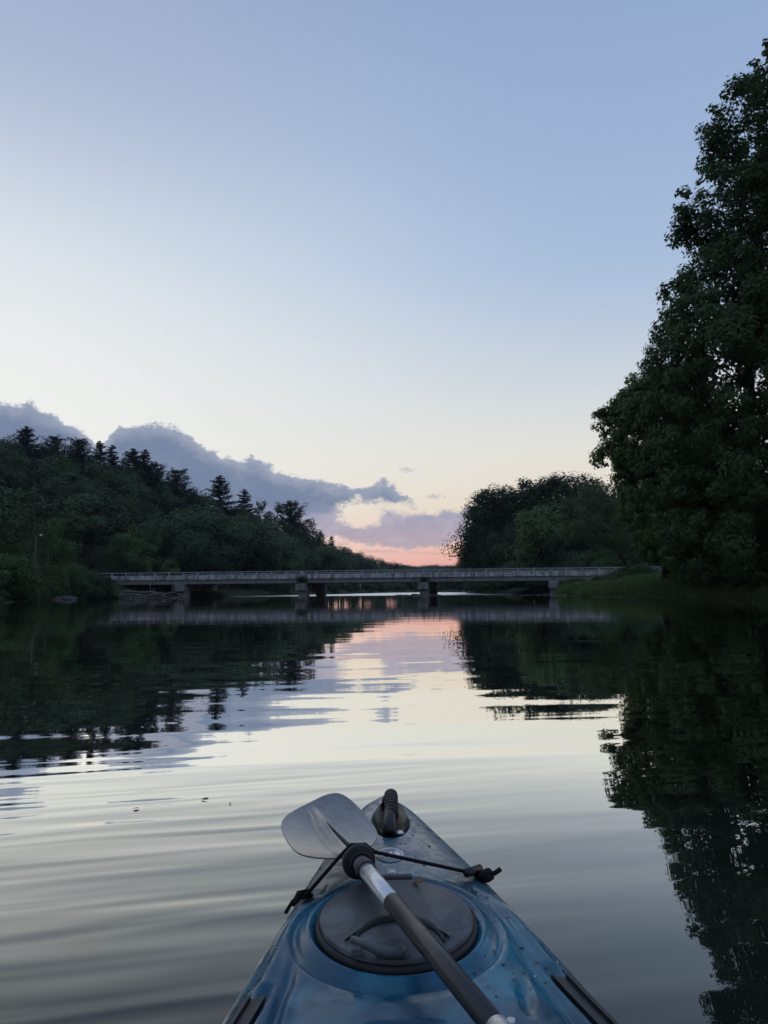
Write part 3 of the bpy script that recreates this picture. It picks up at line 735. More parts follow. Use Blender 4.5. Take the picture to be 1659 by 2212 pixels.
outline_tree('willow_tree', 'leaning willow with a bent dark trunk on the grassy bank', 3, WIL, 74, 3.0, 110, (0.5, 0.95), 190, 0.24, M_WILLOW, (1372, 1250, 76), 0.24, (1290, 1090, 74), 22, 'diamond', .3,
             [(1352, 1215, 76), (1330, 1185, 75), (1300, 1140, 74), (1262, 1085, 74)], 0.25)

# ------------------------------------------------------------------ kayak
def kayak_plastic():
    m, N, out = new_mat('blue_kayak_plastic')
    P = N.new('ShaderNodeNewGeometry').outputs['Position']
    ed = N.new('ShaderNodeAttribute', attribute_name='edge').outputs['Fac']
    x, y, z = N.sep(P)
    n = N.noise(P, 7.0, 6, 0.6, 0.6); n2 = N.noise(P, 38.0, 5, 0.65)
    n3 = N.noise(N.comb(N.m('MULTIPLY', x, 60.0), N.m('MULTIPLY', y, 9.0), N.m('MULTIPLY', z, 40.0)), 1.0, 6, 0.7)
    c = N.mix(N.smooth(n, 0.40, 0.60), (0.003, 0.070, 0.125, 1), (0.016, 0.200, 0.290, 1))
    c = N.mix(N.m('MULTIPLY', N.smooth(N.noise(P, 11.0, 4, 0.5), 0.45, 0.7), 0.55), c, (0.040, 0.070, 0.090, 1))
    c = N.mix(N.m('MULTIPLY', N.smooth(n2, 0.55, 0.75), 0.35), c, (0.09, 0.12, 0.14, 1))
    # grazing sky reflection mixed into the colour: greyer toward the bow
    c = N.mix(N.m('MULTIPLY', N.smooth(N.m('ADD', y, N.m('MULTIPLY', n, 0.35)), 1.05, 1.42), 0.7), c, (0.060, 0.095, 0.122, 1))
    c = N.mix(N.m('MULTIPLY', N.smooth(n3, 0.60, 0.72), 0.18), c, (0.13, 0.15, 0.165, 1))
    for ax, ay, bx, by, amt in ((420.0, 60.0, -8.0, 22.0, .5), (300.0, -190.0, 14.0, 20.0, .45), (60.0, 420.0, 20.0, -6.0, .35)):
        sc = N.noise(N.comb(N.m('ADD', N.m('MULTIPLY', x, ax), N.m('MULTIPLY', y, ay)), N.m('ADD', N.m('MULTIPLY', x, bx), N.m('MULTIPLY', y, by)), 3.0), 1.0, 2, 0.5)
        c = N.mix(N.m('MULTIPLY', N.smooth(sc, 0.70, 0.76), amt), c, (0.20, 0.25, 0.28, 1))
    sp = N.noise(P, 260.0, 2, 0.5)
    c = N.mix(N.m('MULTIPLY', N.smooth(sp, 0.68, 0.74), 0.6), c, (0.012, 0.014, 0.012, 1))
    # mud and slime on the rolled edge
    dirt = N.smooth(N.m('ADD', ed, N.m('MULTIPLY', N.m('SUBTRACT', n3, 0.5), 0.35)), 0.85, 0.965)
    c = N.mix(N.m('MULTIPLY', dirt, 0.88), c, (0.018, 0.022, 0.016, 1))
    rough = N.m('ADD', N.m('MULTIPLY', N.smooth(n2, .3, .7), 0.28), 0.16)
    p = principled(N, out, c, rough, 0.5, 0.0, bump(N, N.m('ADD', n2, N.m('MULTIPLY', n3, .5)), 0.25, 0.0012))
    return m
def plain(name, c, rough=0.5, spec=0.5, metal=0.0, nscale=60.0, var=0.35, bumpd=0.0004):
    m, N, out = new_mat(name)
    P = N.new('ShaderNodeNewGeometry').outputs['Position']
    n = N.noise(P, nscale, 6, 0.65)
    a = tuple(v * (1 - var) for v in c[:3]) + (1,); b = tuple(min(1, v * (1 + var)) for v in c[:3]) + (1,)
    principled(N, out, N.mix(N.smooth(n, .3, .7), a, b), N.m('ADD', N.m('MULTIPLY', N.m('SUBTRACT', n, .5), .3), rough), spec, metal, bump(N, n, 0.4, bumpd)); return m
def smudged(name, c, dust, rough=0.5):
    m, N, out = new_mat(name)
    P = N.new('ShaderNodeNewGeometry').outputs['Position']
    n = N.noise(P, 16.0, 6, 0.6, 1.2); n2 = N.noise(P, 110.0, 4, 0.6)
    cc = N.mix(N.m('MULTIPLY', N.smooth(n, .45, .68), .8), c, dust)
    principled(N, out, cc, N.m('ADD', N.m('MULTIPLY', n, .3), rough - .15), 0.45, 0, bump(N, n2, .3, .0005)); return m
M_KAY = kayak_plastic()
M_BLK = plain('black_plastic', (0.012, 0.012, 0.013), 0.42)
M_RUB = plain('black_rubber', (0.010, 0.010, 0.011), 0.6)
M_LID = smudged('hatch_rubber', (0.070, 0.073, 0.078, 1), (0.15, 0.155, 0.165, 1), 0.5)
M_LIDT = smudged('hatch_tab_rubber', (0.050, 0.052, 0.056, 1), (0.10, 0.105, 0.11, 1), 0.5)
M_GLOSSB = plain('wet_black', (0.005, 0.005, 0.006), 0.30, 0.22)
M_ALU = plain('brushed_aluminium', (0.72, 0.73, 0.75), 0.36, 0.5, 0.75, 140.0, 0.12)
M_SHAFT = plain('black_shaft', (0.020, 0.021, 0.023), 0.40, 0.5, 0.0, 90.0, 0.25)
M_WHITE = plain('white_plastic', (0.75, 0.75, 0.76), 0.4)
M_CORD = plain('black_cord', (0.010, 0.010, 0.011), 0.8, 0.2, 0, 500.0, .5)
M_GREYP = smudged('grey_plastic', (0.10, 0.105, 0.11, 1), (0.17, 0.175, 0.18, 1), 0.45)

KW = np.array([(-1.52, .004), (-1.48, .05), (-1.3, .14), (-.9, .27), (-.3, .345), (.2, .34), (.5, .295), (.72, .252), (.82, .230), (.9, .2095), (1.0, .1875), (1.1, .1625), (1.2, .1385), (1.3, .111), (1.4, .0805), (1.45, .067), (1.49, .054), (1.515, .043), (1.535, .031), (1.548, .018), (1.556, .003)])
def k_w(v):
    return sum(np.interp(np.clip(v + o * np.clip((1.550 - v) * .5, 0, .04), -1.52, 1.556), KW[:, 0], KW[:, 1]) for o in (-1, -.5, 0, .5, 1)) / 5
def k_c(v): return 0.0293 - (np.asarray(v) - .9) * .053
def k_g(v): return np.interp(v, [-1.5, -1.0, 0, .6, .857, 1.612], [.26, .21, .19, .192, .20, .246])
def k_cr(v): return np.interp(v, [-1.5, .3, .8, 1.0, 1.25, 1.612], [.02, .03, .040, .040, .028, .006])
HC, HRX, HRY, HS = (0.0105, 0.985), 0.093, 0.101, 0.066
def hplane(y): return 0.2505 + HS * (y - HC[1])
def gs(a, s): return np.exp(-(a / s) ** 2)
def deck(x, v):
    x = np.asarray(x, float); v = np.asarray(v, float)
    w = np.maximum(k_w(v), 1e-3); t = np.clip((x - k_c(v)) / w, -1, 1); at_ = np.abs(t)
    z = k_g(v) + k_cr(v) * (1 - at_ ** 2.2)
    aft = sstep((1.16 - v) / .12)
    z = z + .0065 * gs(at_ - .80, .055) * aft - .0060 * gs(at_ - .655, .035) * aft
    z = z - .022 * np.clip((at_ - .87) / .13, 0, 1) ** 2
    r = np.hypot((x - HC[0]) / HRX, (v - HC[1]) / HRY)
    k = 1 - sstep((r - 1.22) / .45)
    z = z * (1 - k) + k * (hplane(v) - .007)
    z = z + .0050 * gs(r - 1.15, .05) - .0075 * gs(r - 1.33, .06)
    z = np.where(r < 1.06, hplane(v) - .014, z)
    # moulded pads, drain lines, centre recess
    for sx in (-1, 1):
        z = z + .0045 * gs((x - HC[0] - .01 - sx * .128) - .004, .006) * sstep((v - .80) / .03) * sstep((.89 - v) / .05) - .0045 * gs((x - HC[0] - .01 - sx * .128) + .006, .006) * sstep((v - .80) / .03) * sstep((.89 - v) / .05)
        tk = k_c(v) + sx * (k_w(v) - .046)
        z = z - .007 * sstep((.016 - np.abs(x - tk)) / .006) * sstep(((.935 if sx > 0 else .895) - v) / .03) * sstep((v - .45) / .05)
    z = z - .008 * sstep((.038 - np.abs(x - .016)) / .006) * sstep((.790 - v) / .008) * sstep((v - .66) / .02)
    # cockpit well behind the view
    ck = np.hypot((x - k_c(v)) / .235, (v + .15) / .62)
    z = z - .16 * sstep((1.05 - ck) / .25) * (v < .5)
    hb = np.hypot((x - HBX) / .031, (v - 1.395) / .090)
    z = z - .006 * (1 - sstep((hb - .9) / .25))
    return z
HBX = k_c(1.395) + .004
kayak = empty('kayak', (0, 0, 0))
tag(kayak, 'blue scuffed sit-on kayak bow pointing down the river', 'kayak')
vs = np.concatenate([np.linspace(-1.52, .62, 90), np.linspace(.625, 1.49, 350), np.linspace(1.4915, 1.556, 60)])
ts = np.sin(np.linspace(-1, 1, 201) * math.pi / 2 * .9) / math.sin(math.pi / 2 * .9)
VV, TT = np.meshgrid(vs, ts, indexing='ij')
X = k_c(VV) + TT * k_w(VV); Zd = deck(X, VV)
rows = np.stack([X, VV, Zd], 2)
prof = [(1.03, -.012), (1.045, -.035), (1.03, -.07), (.95, -.13), (.78, -.22), (.45, -.29), (0.0, -.31)]
def side(sg):
    out = []
    for f, dz in prof:
        rise = np.clip((vs - 1.2) / .412, 0, 1) ** 2
        zz = Zd[:, 0 if sg < 0 else -1] + dz * (1 - .55 * rise); zz = np.maximum(zz, -.12)
        yy = vs - np.clip(-dz, 0, 1) * .55 * np.clip((vs - 1.34) / .216, 0, 1)
        out.append(np.stack([k_c(vs) + sg * k_w(vs) * f, yy, zz], 1))
    return np.stack(out, 1)
RS, LS = side(1), side(-1)[:, ::-1]
G = np.concatenate([LS, rows, RS], 1); nr, ncl = G.shape[:2]
edg = np.concatenate([np.ones((nr, len(prof))), np.abs(TT), np.ones((nr, len(prof)))], 1)
ii = (np.arange(nr - 1)[:, None] * ncl + np.arange(ncl - 1)[None, :]).ravel()
me = np_mesh('hull', G.reshape(-1, 3), np.stack([ii, ii + 1, ii + ncl + 1, ii + ncl], 1), M_KAY, True)
at_e = me.attributes.new('edge', 'FLOAT', 'POINT'); at_e.data.foreach_set('value', edg.ravel().astype(np.float32))
hull = obj('hull', me, kayak)
def dz_(x, y): return float(deck(x, y))
def deckp(px, py, h=0.0):                     # the deck point under a pixel, lifted by h
    d = ray(px, py); z = .24
    for _ in range(12):
        p = onz(px, py, z); z = .5 * z + .5 * (dz_(p[0], p[1]) + h)
    return onz(px, py, z)
def lidp(px, py, h=0.0):
    d = ray(px, py); t = (hplane(0) + h - CZ) / (d[2] - HS * d[1]); return np.array([d[0] * t, d[1] * t, CZ + d[2] * t])

# hatch: gasket, lid and what is moulded on the lid
tilt = Matrix.Rotation(math.atan(HS), 3, 'X')
gas = MB().lathe([(1.0, -.016), (1.055, -.014), (1.062, -.006), (1.045, .0), (1.0, .001), (.97, -.012)], 72, (HC[0], HC[1], hplane(HC[1])), HRX, HRY, tilt)
gas.build('hatch_gasket', M_RUB, kayak, True)
LT = .0068
lid = MB().lathe([(.985, -.010), (1.0, -.004), (1.005, .003), (.992, LT - .001), (.965, LT), (.90, LT + .0003), (.88, LT + .0016), (.3, LT + .002), (0.02, LT + .002)], 96, (HC[0], HC[1], hplane(HC[1])), HRX, HRY, tilt).build('hatch_lid', M_LID, kayak, angle=40)
LT += .0022
def plate(parent, name, pxs, h0, h1, mat, bev=.0):
    n = len(pxs); lo = [lidp(*p, h0) for p in pxs]; hi = [lidp(*p, h1) for p in pxs]
    return MB().add(lo + hi, [tuple(range(n))[::-1], tuple(range(n, 2 * n))] + [(i, (i + 1) % n, n + (i + 1) % n, n + i) for i in range(n)]).build(name, mat, parent)
plate(lid, 'lid_tab', [(744, 2030), (764, 1990), (777, 1948), (781, 1902), (897, 1900), (912, 1935), (938, 1975), (972, 2022), (930, 1996), (900, 1982), (862, 1976), (825, 1982), (790, 1998)][::-1], LT - .004, LT + .0032, M_LIDT)
arc = [(762, 2040)] + [(862 - 98 * math.cos(a), 2038 - 54 * math.sin(a)) for a in np.linspace(.12, math.pi - .12, 26)] + [(962, 2034)]
MB().tube([lidp(a, b, LT + .0004) for a, b in arc], [.0006] + [.0012 + .0070 * math.sin(math.pi * i / 27) for i in range(1, 27)] + [.0006], 8, flat=.55).build('lid_grip_groove', M_RUB, lid, True)
lev = [(760, 2030, .010), (790, 2040, .0105), (815, 2052, .0085), (838, 2058, .0065), (862, 2057, .0065), (876, 2048, .0075)]
lv = MB().tube([lidp(a, b, LT + h) for a, b, h in lev], [.0035, .0042, .0044, .0048, .0052, .0035], 10, flat=1.3).build('latch_lever', M_GREYP, lid, True)
MB().box(lidp(771, 2052, LT + .003), (.012, .014, .011), bev=.002).build('lever_pivot', M_GREYP, lv)
MB().box(lidp(846, 2064, LT + .0005), (.034, .009, .004), bev=.001).build('lever_seat', M_LID, lv)
MB().box(lidp(842, 1896, LT + .0005), (.060, .010, .009), bev=.002).build('lid_hinge', M_LID, lid)

# bow handle on its oval base
hbz = dz_(HBX, 1.395) + .007
hb = MB()
hb.lathe([(1.0, -.006), (1.0, .002), (.93, .0055), (.72, .003), (.3, .002), (.05, .002)], 48, (HBX, 1.395, hbz), .0295, .088, Matrix.Rotation(.05, 3, 'X'))
hbase = hb.build('handle_base', M_GLOSSB, kayak, angle=50)
gp = [(HBX - .004, 1.310, .006), (HBX - .003, 1.322, .015), (HBX - .002, 1.345, .021), (HBX, 1.375, .025), (HBX + .001, 1.41, .027), (HBX + .002, 1.44, .025), (HBX - .001, 1.458, .021), (HBX - .008, 1.462, .012), (HBX - .010, 1.458, .004)]
hz = lambda y: hbz + .05 * (y - 1.395)
MB().tube([(a, b, hz(b) + c) for a, b, c in gp], [.0105, .011, .0106, .0104, .0104, .0098, .0085, .0075, .0075], 14).build('carry_handle', M_BLK, kayak, True)
for k in range(9):
    y = 1.352 + k * .0118; zc = hz(y) + float(np.interp(y, [1.345, 1.375, 1.41, 1.44, 1.458], [.021, .025, .027, .025, .021]))
    MB().lathe([(.0104, -.0026), (.0126, -.0016), (.0126, .0016), (.0104, .0026)], 18, (HBX + .001, y, zc), rot=Matrix.Rotation(math.pi / 2, 3, 'X')).build('grip_rib', M_BLK, bpy.data.objects['carry_handle'], True)
for y in (1.318, 1.470):
    MB().lathe([(.007, 0), (.007, .002), (.004, .0036), (.001, .0038)], 16, (HBX + .014 * (1 if y < 1.4 else -1), y, hz(y) + .003)).build('handle_screw', M_ALU, hbase, True)

# oval badge
def decal(pxs, h, name, mat, parent, th=.0006):
    n = len(pxs); hi = [deckp(a, b, h) for a, b in pxs]; lo = [p - np.array([0, 0, th]) for p in hi]
    return MB().add(lo + hi, [tuple(range(n))[::-1], tuple(range(n, 2 * n))] + [(i, (i + 1) % n, n + (i + 1) % n, n + i) for i in range(n)]).build(name, mat, parent)
M_BADGE = plain('badge_blue_grey', (0.10, 0.14, 0.17), .3)
M_BADGER = plain('badge_silver', (0.42, 0.46, 0.50), .3)
ov = lambda rx, ry: [(842 + rx * math.cos(a), 1845 - ry * math.sin(a)) for a in np.linspace(0, 2 * math.pi, 40, endpoint=False)]
bd = decal(ov(30, 14.5), .0022, 'badge', M_BADGER, kayak, .003)
decal(ov(25.5, 11.6), .0030, 'badge_field', M_BADGE, bd)
decal([(822, 1851), (829, 1841), (836, 1846), (845, 1838), (852, 1850), (842, 1853), (832, 1848)][::-1], .0037, 'badge_emblem', M_WHITE, bd)
decal([(851, 1839), (860, 1838), (866, 1846), (857, 1852), (853, 1847)][::-1], .0037, 'badge_emblem', M_WHITE, bd)
c = deckp(846, 1885, .001); sq = MB().box(c, (.017, .024, .004), bev=.001).build('socket', M_BADGE, kayak)
MB().box(c + np.array([.001, -.003, .0022]), (.009, .012, .002), bev=.0006).build('socket_insert', M_BADGER, sq)

# gear tracks let into both sides
for sg in (1, -1):
    tr_o = None
    for name, off, wd, hgt, mat in (('gear_track', 0.0, .021, -.0035, M_BLK), ('track_lip', -.008, .0045, .0, M_BLK), ('track_lip', .008, .0045, .0, M_BLK)):
        yy = np.linspace(.905 if sg > 0 else .868, .52, 24); Vv = []
        for y in yy:
            xc = k_c(y) + sg * (k_w(y) - .046) + off; zb = dz_(xc - off, y) + .0065
            for q, h in ((-1, -.006), (1, -.006), (1, hgt), (-1, hgt)): Vv.append((xc + q * wd / 2, y, zb + h))
        n = len(yy); Fs = [(i * 4 + j, i * 4 + (j + 1) % 4, i * 4 + 4 + (j + 1) % 4, i * 4 + 4 + j) for i in range(n - 1) for j in range(4)] + [(0, 1, 2, 3), tuple((n - 1) * 4 + j for j in (3, 2, 1, 0))]
        o = MB().add(Vv, Fs).build(name, mat, tr_o or kayak)
        tr_o = tr_o or o

# water drops on the deck
rng = np.random.default_rng(8); dm = MB(); nd = 0
hots = [(905, 1790, 26), (930, 1815, 30), (1000, 1935, 35), (1020, 1948, 25), (1110, 2060, 60), (1060, 2110, 50), (1160, 2080, 40), (905, 1855, 30), (640, 2050, 60), (870, 1790, 30), (1085, 1960, 40)]
while nd < 70:
    hx_, hy_, s = hots[rng.integers(len(hots))]
    p = deckp(hx_ + rng.normal() * s, hy_ + rng.normal() * s * .8)
    t = (p[0] - k_c(p[1])) / k_w(p[1]); r = math.hypot((p[0] - HC[0]) / HRX, (p[1] - HC[1]) / HRY)
    if abs(t) > .85 or r < 1.2: continue
    s = rng.uniform(.0009, .0024); dm.lathe([(s, -.0005), (s * .96, s * .25), (s * .7, s * .48), (s * .3, s * .6), (s * .05, s * .62)], 8, p, rng.uniform(.8, 1.5), rng.uniform(.8, 1.5)); nd += 1
m_, N_, o_ = new_mat('water_drop'); pr_ = principled(N_, o_, (0.9, 0.95, 1, 1), 0.02, 0.5); pr_.inputs['Transmission Weight'].default_value = 1.0; pr_.inputs['IOR'].default_value = 1.33
tag(dm.build('water_droplets', m_, kayak, True), None, None, None, 'stuff')

# ------------------------------------------------------------------ paddle
NK = onz(776, 1862, .288)                      # neck, where blade and shaft meet
EN = onz(1064, 2212, .284)
AX = (EN - NK) / np.linalg.norm(EN - NK)
paddle = empty('paddle', tuple(NK))
tag(paddle, 'kayak paddle with grey blade and two-tone shaft lying across the bow', 'paddle')
def rel(p): return np.asarray(p) - NK
def along(d): return AX * d
rotA = Vector(AX).to_track_quat('Z', 'Y').to_matrix()
def sect(name, d0, d1, r0, r1=None, mat=M_SHAFT, parent=paddle, n=28):
    return MB().lathe([(r0 * .86, d0), (r0, d0 + .0015), (r1 or r0, d1 - .0015), ((r1 or r0) * .86, d1)], n, (0, 0, 0), rot=rotA).build(name, mat, parent, angle=50)
tot = float(np.linalg.norm(EN - NK))
dj = float(np.dot(onz(848, 1952, .286) - NK, AX))
sect('blade_socket', -.035, .030, .0105, .0118, M_GREYP)
drip = MB().lathe([(.0112, .010), (.0150, .011), (.0160, .004), (.0215, .0025), (.0226, .0005), (.0226, -.005), (.0215, -.0065), (.0112, -.0065)], 48, (0, 0, 0), rot=rotA).build('drip_ring', M_RUB, paddle, angle=35)
sect('socket_collar', .024, .036, .0132, .0132, M_BLK)
sect('aluminium_sleeve', .034, dj, .0104, .0104, M_ALU)
sect('shaft', dj - .004, tot + .012, .0108, .0108, M_SHAFT)
sect('ferrule', tot + .006, tot + .11, .0114, .0114, M_ALU)
sect('shaft_grip', tot + .10, tot + .55, .0108, .0108, M_SHAFT)
MB().lathe([(.0035, 0), (.0035, .003), (.001, .0036)], 12, tuple(along(tot + .02) + np.array([.007, .003, .0095]))).build('lock_button', M_WHITE, paddle, True)
# blade: its outline laid on a gently rising plane through the neck
PN = np.array([.12, -.06, 1.0]); PN /= np.linalg.norm(PN)
def bl_pt(px, py, h=0.0):
    d = ray(px, py); o = np.array([0, 0, CZ]); t = ((NK + PN * h - o) @ PN) / (d @ PN); return o + d * t - NK - PN * h
OUT = [(607, 1783), (609, 1772), (625, 1755), (665, 1735), (700, 1717), (727, 1711), (748, 1719), (770, 1738), (795, 1766), (813, 1790), (817, 1806), (806, 1824), (785, 1836), (765, 1845), (745, 1852), (700, 1853), (660, 1848), (638, 1838), (622, 1818), (611, 1797)]
# smooth closed outline
O = np.array(OUT, float)
for _ in range(4):
    nxt = np.roll(O, -1, 0); O = np.stack([O * .75 + nxt * .25, O * .25 + nxt * .75], 1).reshape(-1, 2)
B3 = np.array([bl_pt(*p) for p in O])
pa = bl_pt(688, 1738); pa /= np.linalg.norm(pa); qa = np.cross(pa, PN); qa /= np.linalg.norm(qa)
pq = np.stack([B3 @ pa, B3 @ qa], 1)
cen = pq.mean(0)
def blade_h(p, q):
    Lb = pq[:, 0].max(); f = p / Lb
    h = -.006 * (1 - np.clip(((q - cen[1]) / .085) ** 2, 0, 1)) * sstep((f + .1) / .4)          # spooned face
    h = h + .17 * Lb * (np.clip(f, -.2, 1.2) - .56) ** 2 - .045 * Lb
    wd = .021 * (1 - .45 * np.clip(f / .85, 0, 1))
    s = q / np.maximum(wd, .003); fade = sstep((.90 - f) / .35)
    h = h + .0085 * fade * gs(s + .05, .50) + .0040 * fade * gs(s + .95, .22)
    return h
for _ in range(6):                            # let the outline follow the spooned face
    Hb = blade_h(pq[:, 0], pq[:, 1]); B3 = np.array([bl_pt(*p, float(h)) for p, h in zip(O, Hb)]); pq = .5 * pq + .5 * np.stack([B3 @ pa, B3 @ qa], 1); cen = pq.mean(0)
na, nrad = len(pq), 130
rr = np.linspace(0.001, 1, nrad) ** .7; P2 = cen + (pq - cen)[None] * rr[:, None, None]
H2 = blade_h(P2[..., 0], P2[..., 1])
top = P2[..., 0:1] * pa + P2[..., 1:2] * qa + H2[..., None] * PN
bot = top - PN * (.0042 * (1 - np.linspace(0, 1, nrad) ** 6 * .5))[:, None, None]
Vb = np.concatenate([top.reshape(-1, 3), bot.reshape(-1, 3)]); nt = na * nrad
fa = []
i0 = np.arange(nrad - 1)[:, None] * na; j0 = np.arange(na)[None, :]; j1 = (j0 + 1) % na
tf = np.stack([i0 + j0, i0 + j1, i0 + na + j1, i0 + na + j0], 2).reshape(-1, 4)
ef = np.stack([(nrad - 1) * na + np.arange(na), (nrad - 1) * na + (np.arange(na) + 1) % na, nt + (nrad - 1) * na + (np.arange(na) + 1) % na, nt + (nrad - 1) * na + np.arange(na)], 1)
allf = np.concatenate([tf, tf[:, ::-1] + nt, ef])
def blade_mat():
    m, N, out = new_mat('paddle_blade_grey')
    P = N.new('ShaderNodeNewGeometry').outputs['Position']
    x, y, z = N.sep(P)
    n = N.noise(P, 45.0, 6, .65)
    s = N.noise(N.comb(N.m('MULTIPLY', N.m('ADD', x, y), 260.0), N.m('MULTIPLY', N.m('SUBTRACT', x, y), 26.0), z), 1.0, 3, .6)
    scr = N.m('MULTIPLY', N.smooth(s, .66, .72), .5)
    c = N.mix(N.smooth(n, .35, .7), (0.13, 0.13, 0.14, 1), (0.20, 0.20, 0.205, 1))
    c = N.mix(scr, c, (.06, .06, .065, 1))
    principled(N, out, c, N.m('ADD', N.m('MULTIPLY', n, .14), .10), .7, .45, bump(N, n, .2, .0006)); return m
obj('blade', np_mesh('blade', Vb, allf, blade_mat(), True), paddle)

sl = []  # black strip laid on the blade for the shadow inside its spine slot
for f in np.linspace(.20, .66, 14):
    p_ = f * pq[:, 0].max(); q_ = .95 * .021 * (1 - .45 * min(f / .85, 1)) * (1.25 - .9 * f); sl.append(pa * p_ + qa * q_ + PN * (float(blade_h(np.array(p_), np.array(q_))) + .0008))
MB().tube(sl, [.0004] + [.0007 + .0024 * math.sin(math.pi * (1 - (1 - i / 13) ** 1.6)) for i in range(1, 13)] + [.0003], 8, flat=.5).build('spine_slot_shade', M_RUB, paddle, True)
# bungee over the paddle, toggle and knots (fixed to the kayak)
bl, brr = deckp(655, 1941, .006), deckp(1030, 1888, .008)
over = [bl, bl * .5 + (NK + np.array([-.030, .004, .010])) * .5 + np.array([0, 0, -.004]), NK + np.array([-.026, .006, .006]), NK + np.array([-.012, .012, .0185]), NK + np.array([.008, .012, .019]), NK + np.array([.021, .008, .010]), (NK + np.array([.021, .008, .010])) * .5 + brr * .5, brr]
MB().tube(over, .0025, 8).build('bungee_cord', M_CORD, kayak, True)
bo = bpy.data.objects['bungee_cord']
MB().tube([deckp(1008, 1886, .010), deckp(1036, 1876, .014)], .0062, 10).build('bungee_toggle', M_BLK, bo, True)
kn = deckp(1046, 1894, .008)
MB().tube([kn + np.array([-.012, .004, 0]), kn + np.array([-.004, -.006, .004]), kn + np.array([.006, .0, .006]), kn + np.array([.0, .006, .0]), kn + np.array([-.006, -.002, -.002]), kn + np.array([.004, -.006, .0]), kn + np.array([.012, 0, 0])], [.004, .006, .0065, .0065, .0065, .006, .004], 8).build('bungee_knot', M_CORD, bo, True)
MB().tube([kn + np.array([.006, 0, .002]), kn + np.array([.016, .003, .004]), kn + np.array([.025, .005, .009])], .0036, 8).build('bungee_tail', M_CORD, bo, True)
kl = deckp(657, 1938, .004)
MB().tube([kl + np.array([-.014, -.016, -.004]), kl + np.array([-.006, -.002, .004]), kl + np.array([.004, .004, .003]), kl + np.array([.0, -.006, .005]), kl + np.array([.010, .006, .0])], [.003, .006, .0065, .006, .003], 8).build('bungee_knot', M_CORD, bo, True)
MB().tube([kl + np.array([-.004, -.004, .002]), kl + np.array([-.014, -.012, .000]), kl + np.array([-.022, -.026, -.010])], .0026, 6).build('bungee_tail', M_CORD, bo, True)
# a dead leaf caught at the hatch rim
lf = lidp(905, 1905, .014)
tag(MB().add([lf + np.array(v) for v in ((-.009, -.004, 0), (0, -.009, .002), (.010, 0, .001), (.002, .007, .004), (-.006, .005, .001), (-.009, -.004, .0008), (0, -.009, .0028), (.010, 0, .0018), (.002, .007, .0048), (-.006, .005, .0018))],
        [(4, 3, 2, 1, 0), (5, 6, 7, 8, 9)] + [(i, (i + 1) % 5, 5 + (i + 1) % 5, 5 + i) for i in range(5)]).build('dead_leaf', plain('dead_leaf_brown', (.12, .075, .045), .8)), 'small curled brown dead leaf caught at the hatch hinge', 'leaf')

# ------------------------------------------------------------------ river bank details
rng = np.random.default_rng(21)
def rock(px, py, D, s, label):
    p = at(px, py, D); n1, n2 = 12, 8; Vv = []
    ph = rng.random(6) * 6
    for i in range(n2 + 1):
        th = math.pi * i / n2
        for j in range(n1):
            a = 6.283 * j / n1; q = 1 + .18 * math.sin(2 * a + ph[0] + th * 2) + .12 * math.sin(3 * a + ph[1] - th * 3) + .06 * rng.normal()
            Vv.append((math.sin(th) * math.cos(a) * q * s[0], math.sin(th) * math.sin(a) * q * s[1], math.cos(th) * q * s[2]))
    Fs = [(i * n1 + j, (i + 1) * n1 + j, (i + 1) * n1 + (j + 1) % n1, i * n1 + (j + 1) % n1) for i in range(n2) for j in range(n1)]
    o = MB().add(Vv, Fs).build('river_rock', M_ROCK); o.location = (p[0], p[1], .02); tag(o, label, 'rock', 'rocks at the water line')
rock(100, 1294, 86, (1.4, .8, .30), 'flat grey rock at the left waterline, leftmost of three')
rock(131, 1294, 88, (1.2, .7, .34), 'long flat rock at the left waterline, middle of three')
rock(148, 1293, 90, (.9, .7, .38), 'small flat rock at the left waterline, nearest the bridge')
rock(868, 1287, 107, (1.3, .6, .10), 'low dark stone breaking the water left of the middle pier')
rock(898, 1287, 106.5, (.7, .5, .20), 'small dark stone against the foot of the middle pier')
rock(938, 1287, 107, (1.2, .5, .09), 'low dark stone breaking the water right of the middle pier')
rock(1215, 1288, 92, (.8, .5, .22), 'pale stone at the water edge below the grassy bank')
def driftlog(pts, r, label):
    P = [at(*p) for p in pts]
    o = empty('driftwood_branch', tuple(P[0])); tag(o, label, 'driftwood', 'driftwood caught under the bridge')
    MB().tube([p - P[0] for p in P], [r * (1 - .6 * i / (len(P) - 1)) for i in range(len(P))], 7).build('log', M_DRIFT, o, True)
    i = len(P) // 2; d = rng.normal(size=3) * .5 + np.array([0, 0, .6])
    MB().tube([P[i] - P[0], P[i] - P[0] + d * .6, P[i] - P[0] + d * 1.2 + np.array([.3, 0, -.1])], [r * .5, r * .35, r * .12], 6).build('side_branch', M_DRIFT, o, True)
driftlog([(250, 1290, 100), (272, 1276, 101), (300, 1280, 101), (326, 1278, 102), (352, 1281, 102), (382, 1290, 103)], .16, 'long bleached branch arching highest over the driftwood jam')
driftlog([(254, 1287, 99), (285, 1284, 100), (318, 1286, 101), (360, 1285, 101)], .12, 'straight grey branch lying low across the driftwood jam')
driftlog([(300, 1292, 100), (328, 1284, 101), (333, 1270, 101)], .10, 'short branch sticking up from the driftwood jam')
driftlog([(330, 1280, 100), (356, 1289, 100), (392, 1293, 101)], .12, 'branch sloping down to the water by the left pier')
driftlog([(345, 1288, 101), (372, 1279, 102), (402, 1290, 102)], .12, 'crooked branch wedged against the left pier')
driftlog([(268, 1293, 98), (300, 1290, 99), (352, 1292, 99)], .10, 'thin branch floating in front of the driftwood jam')

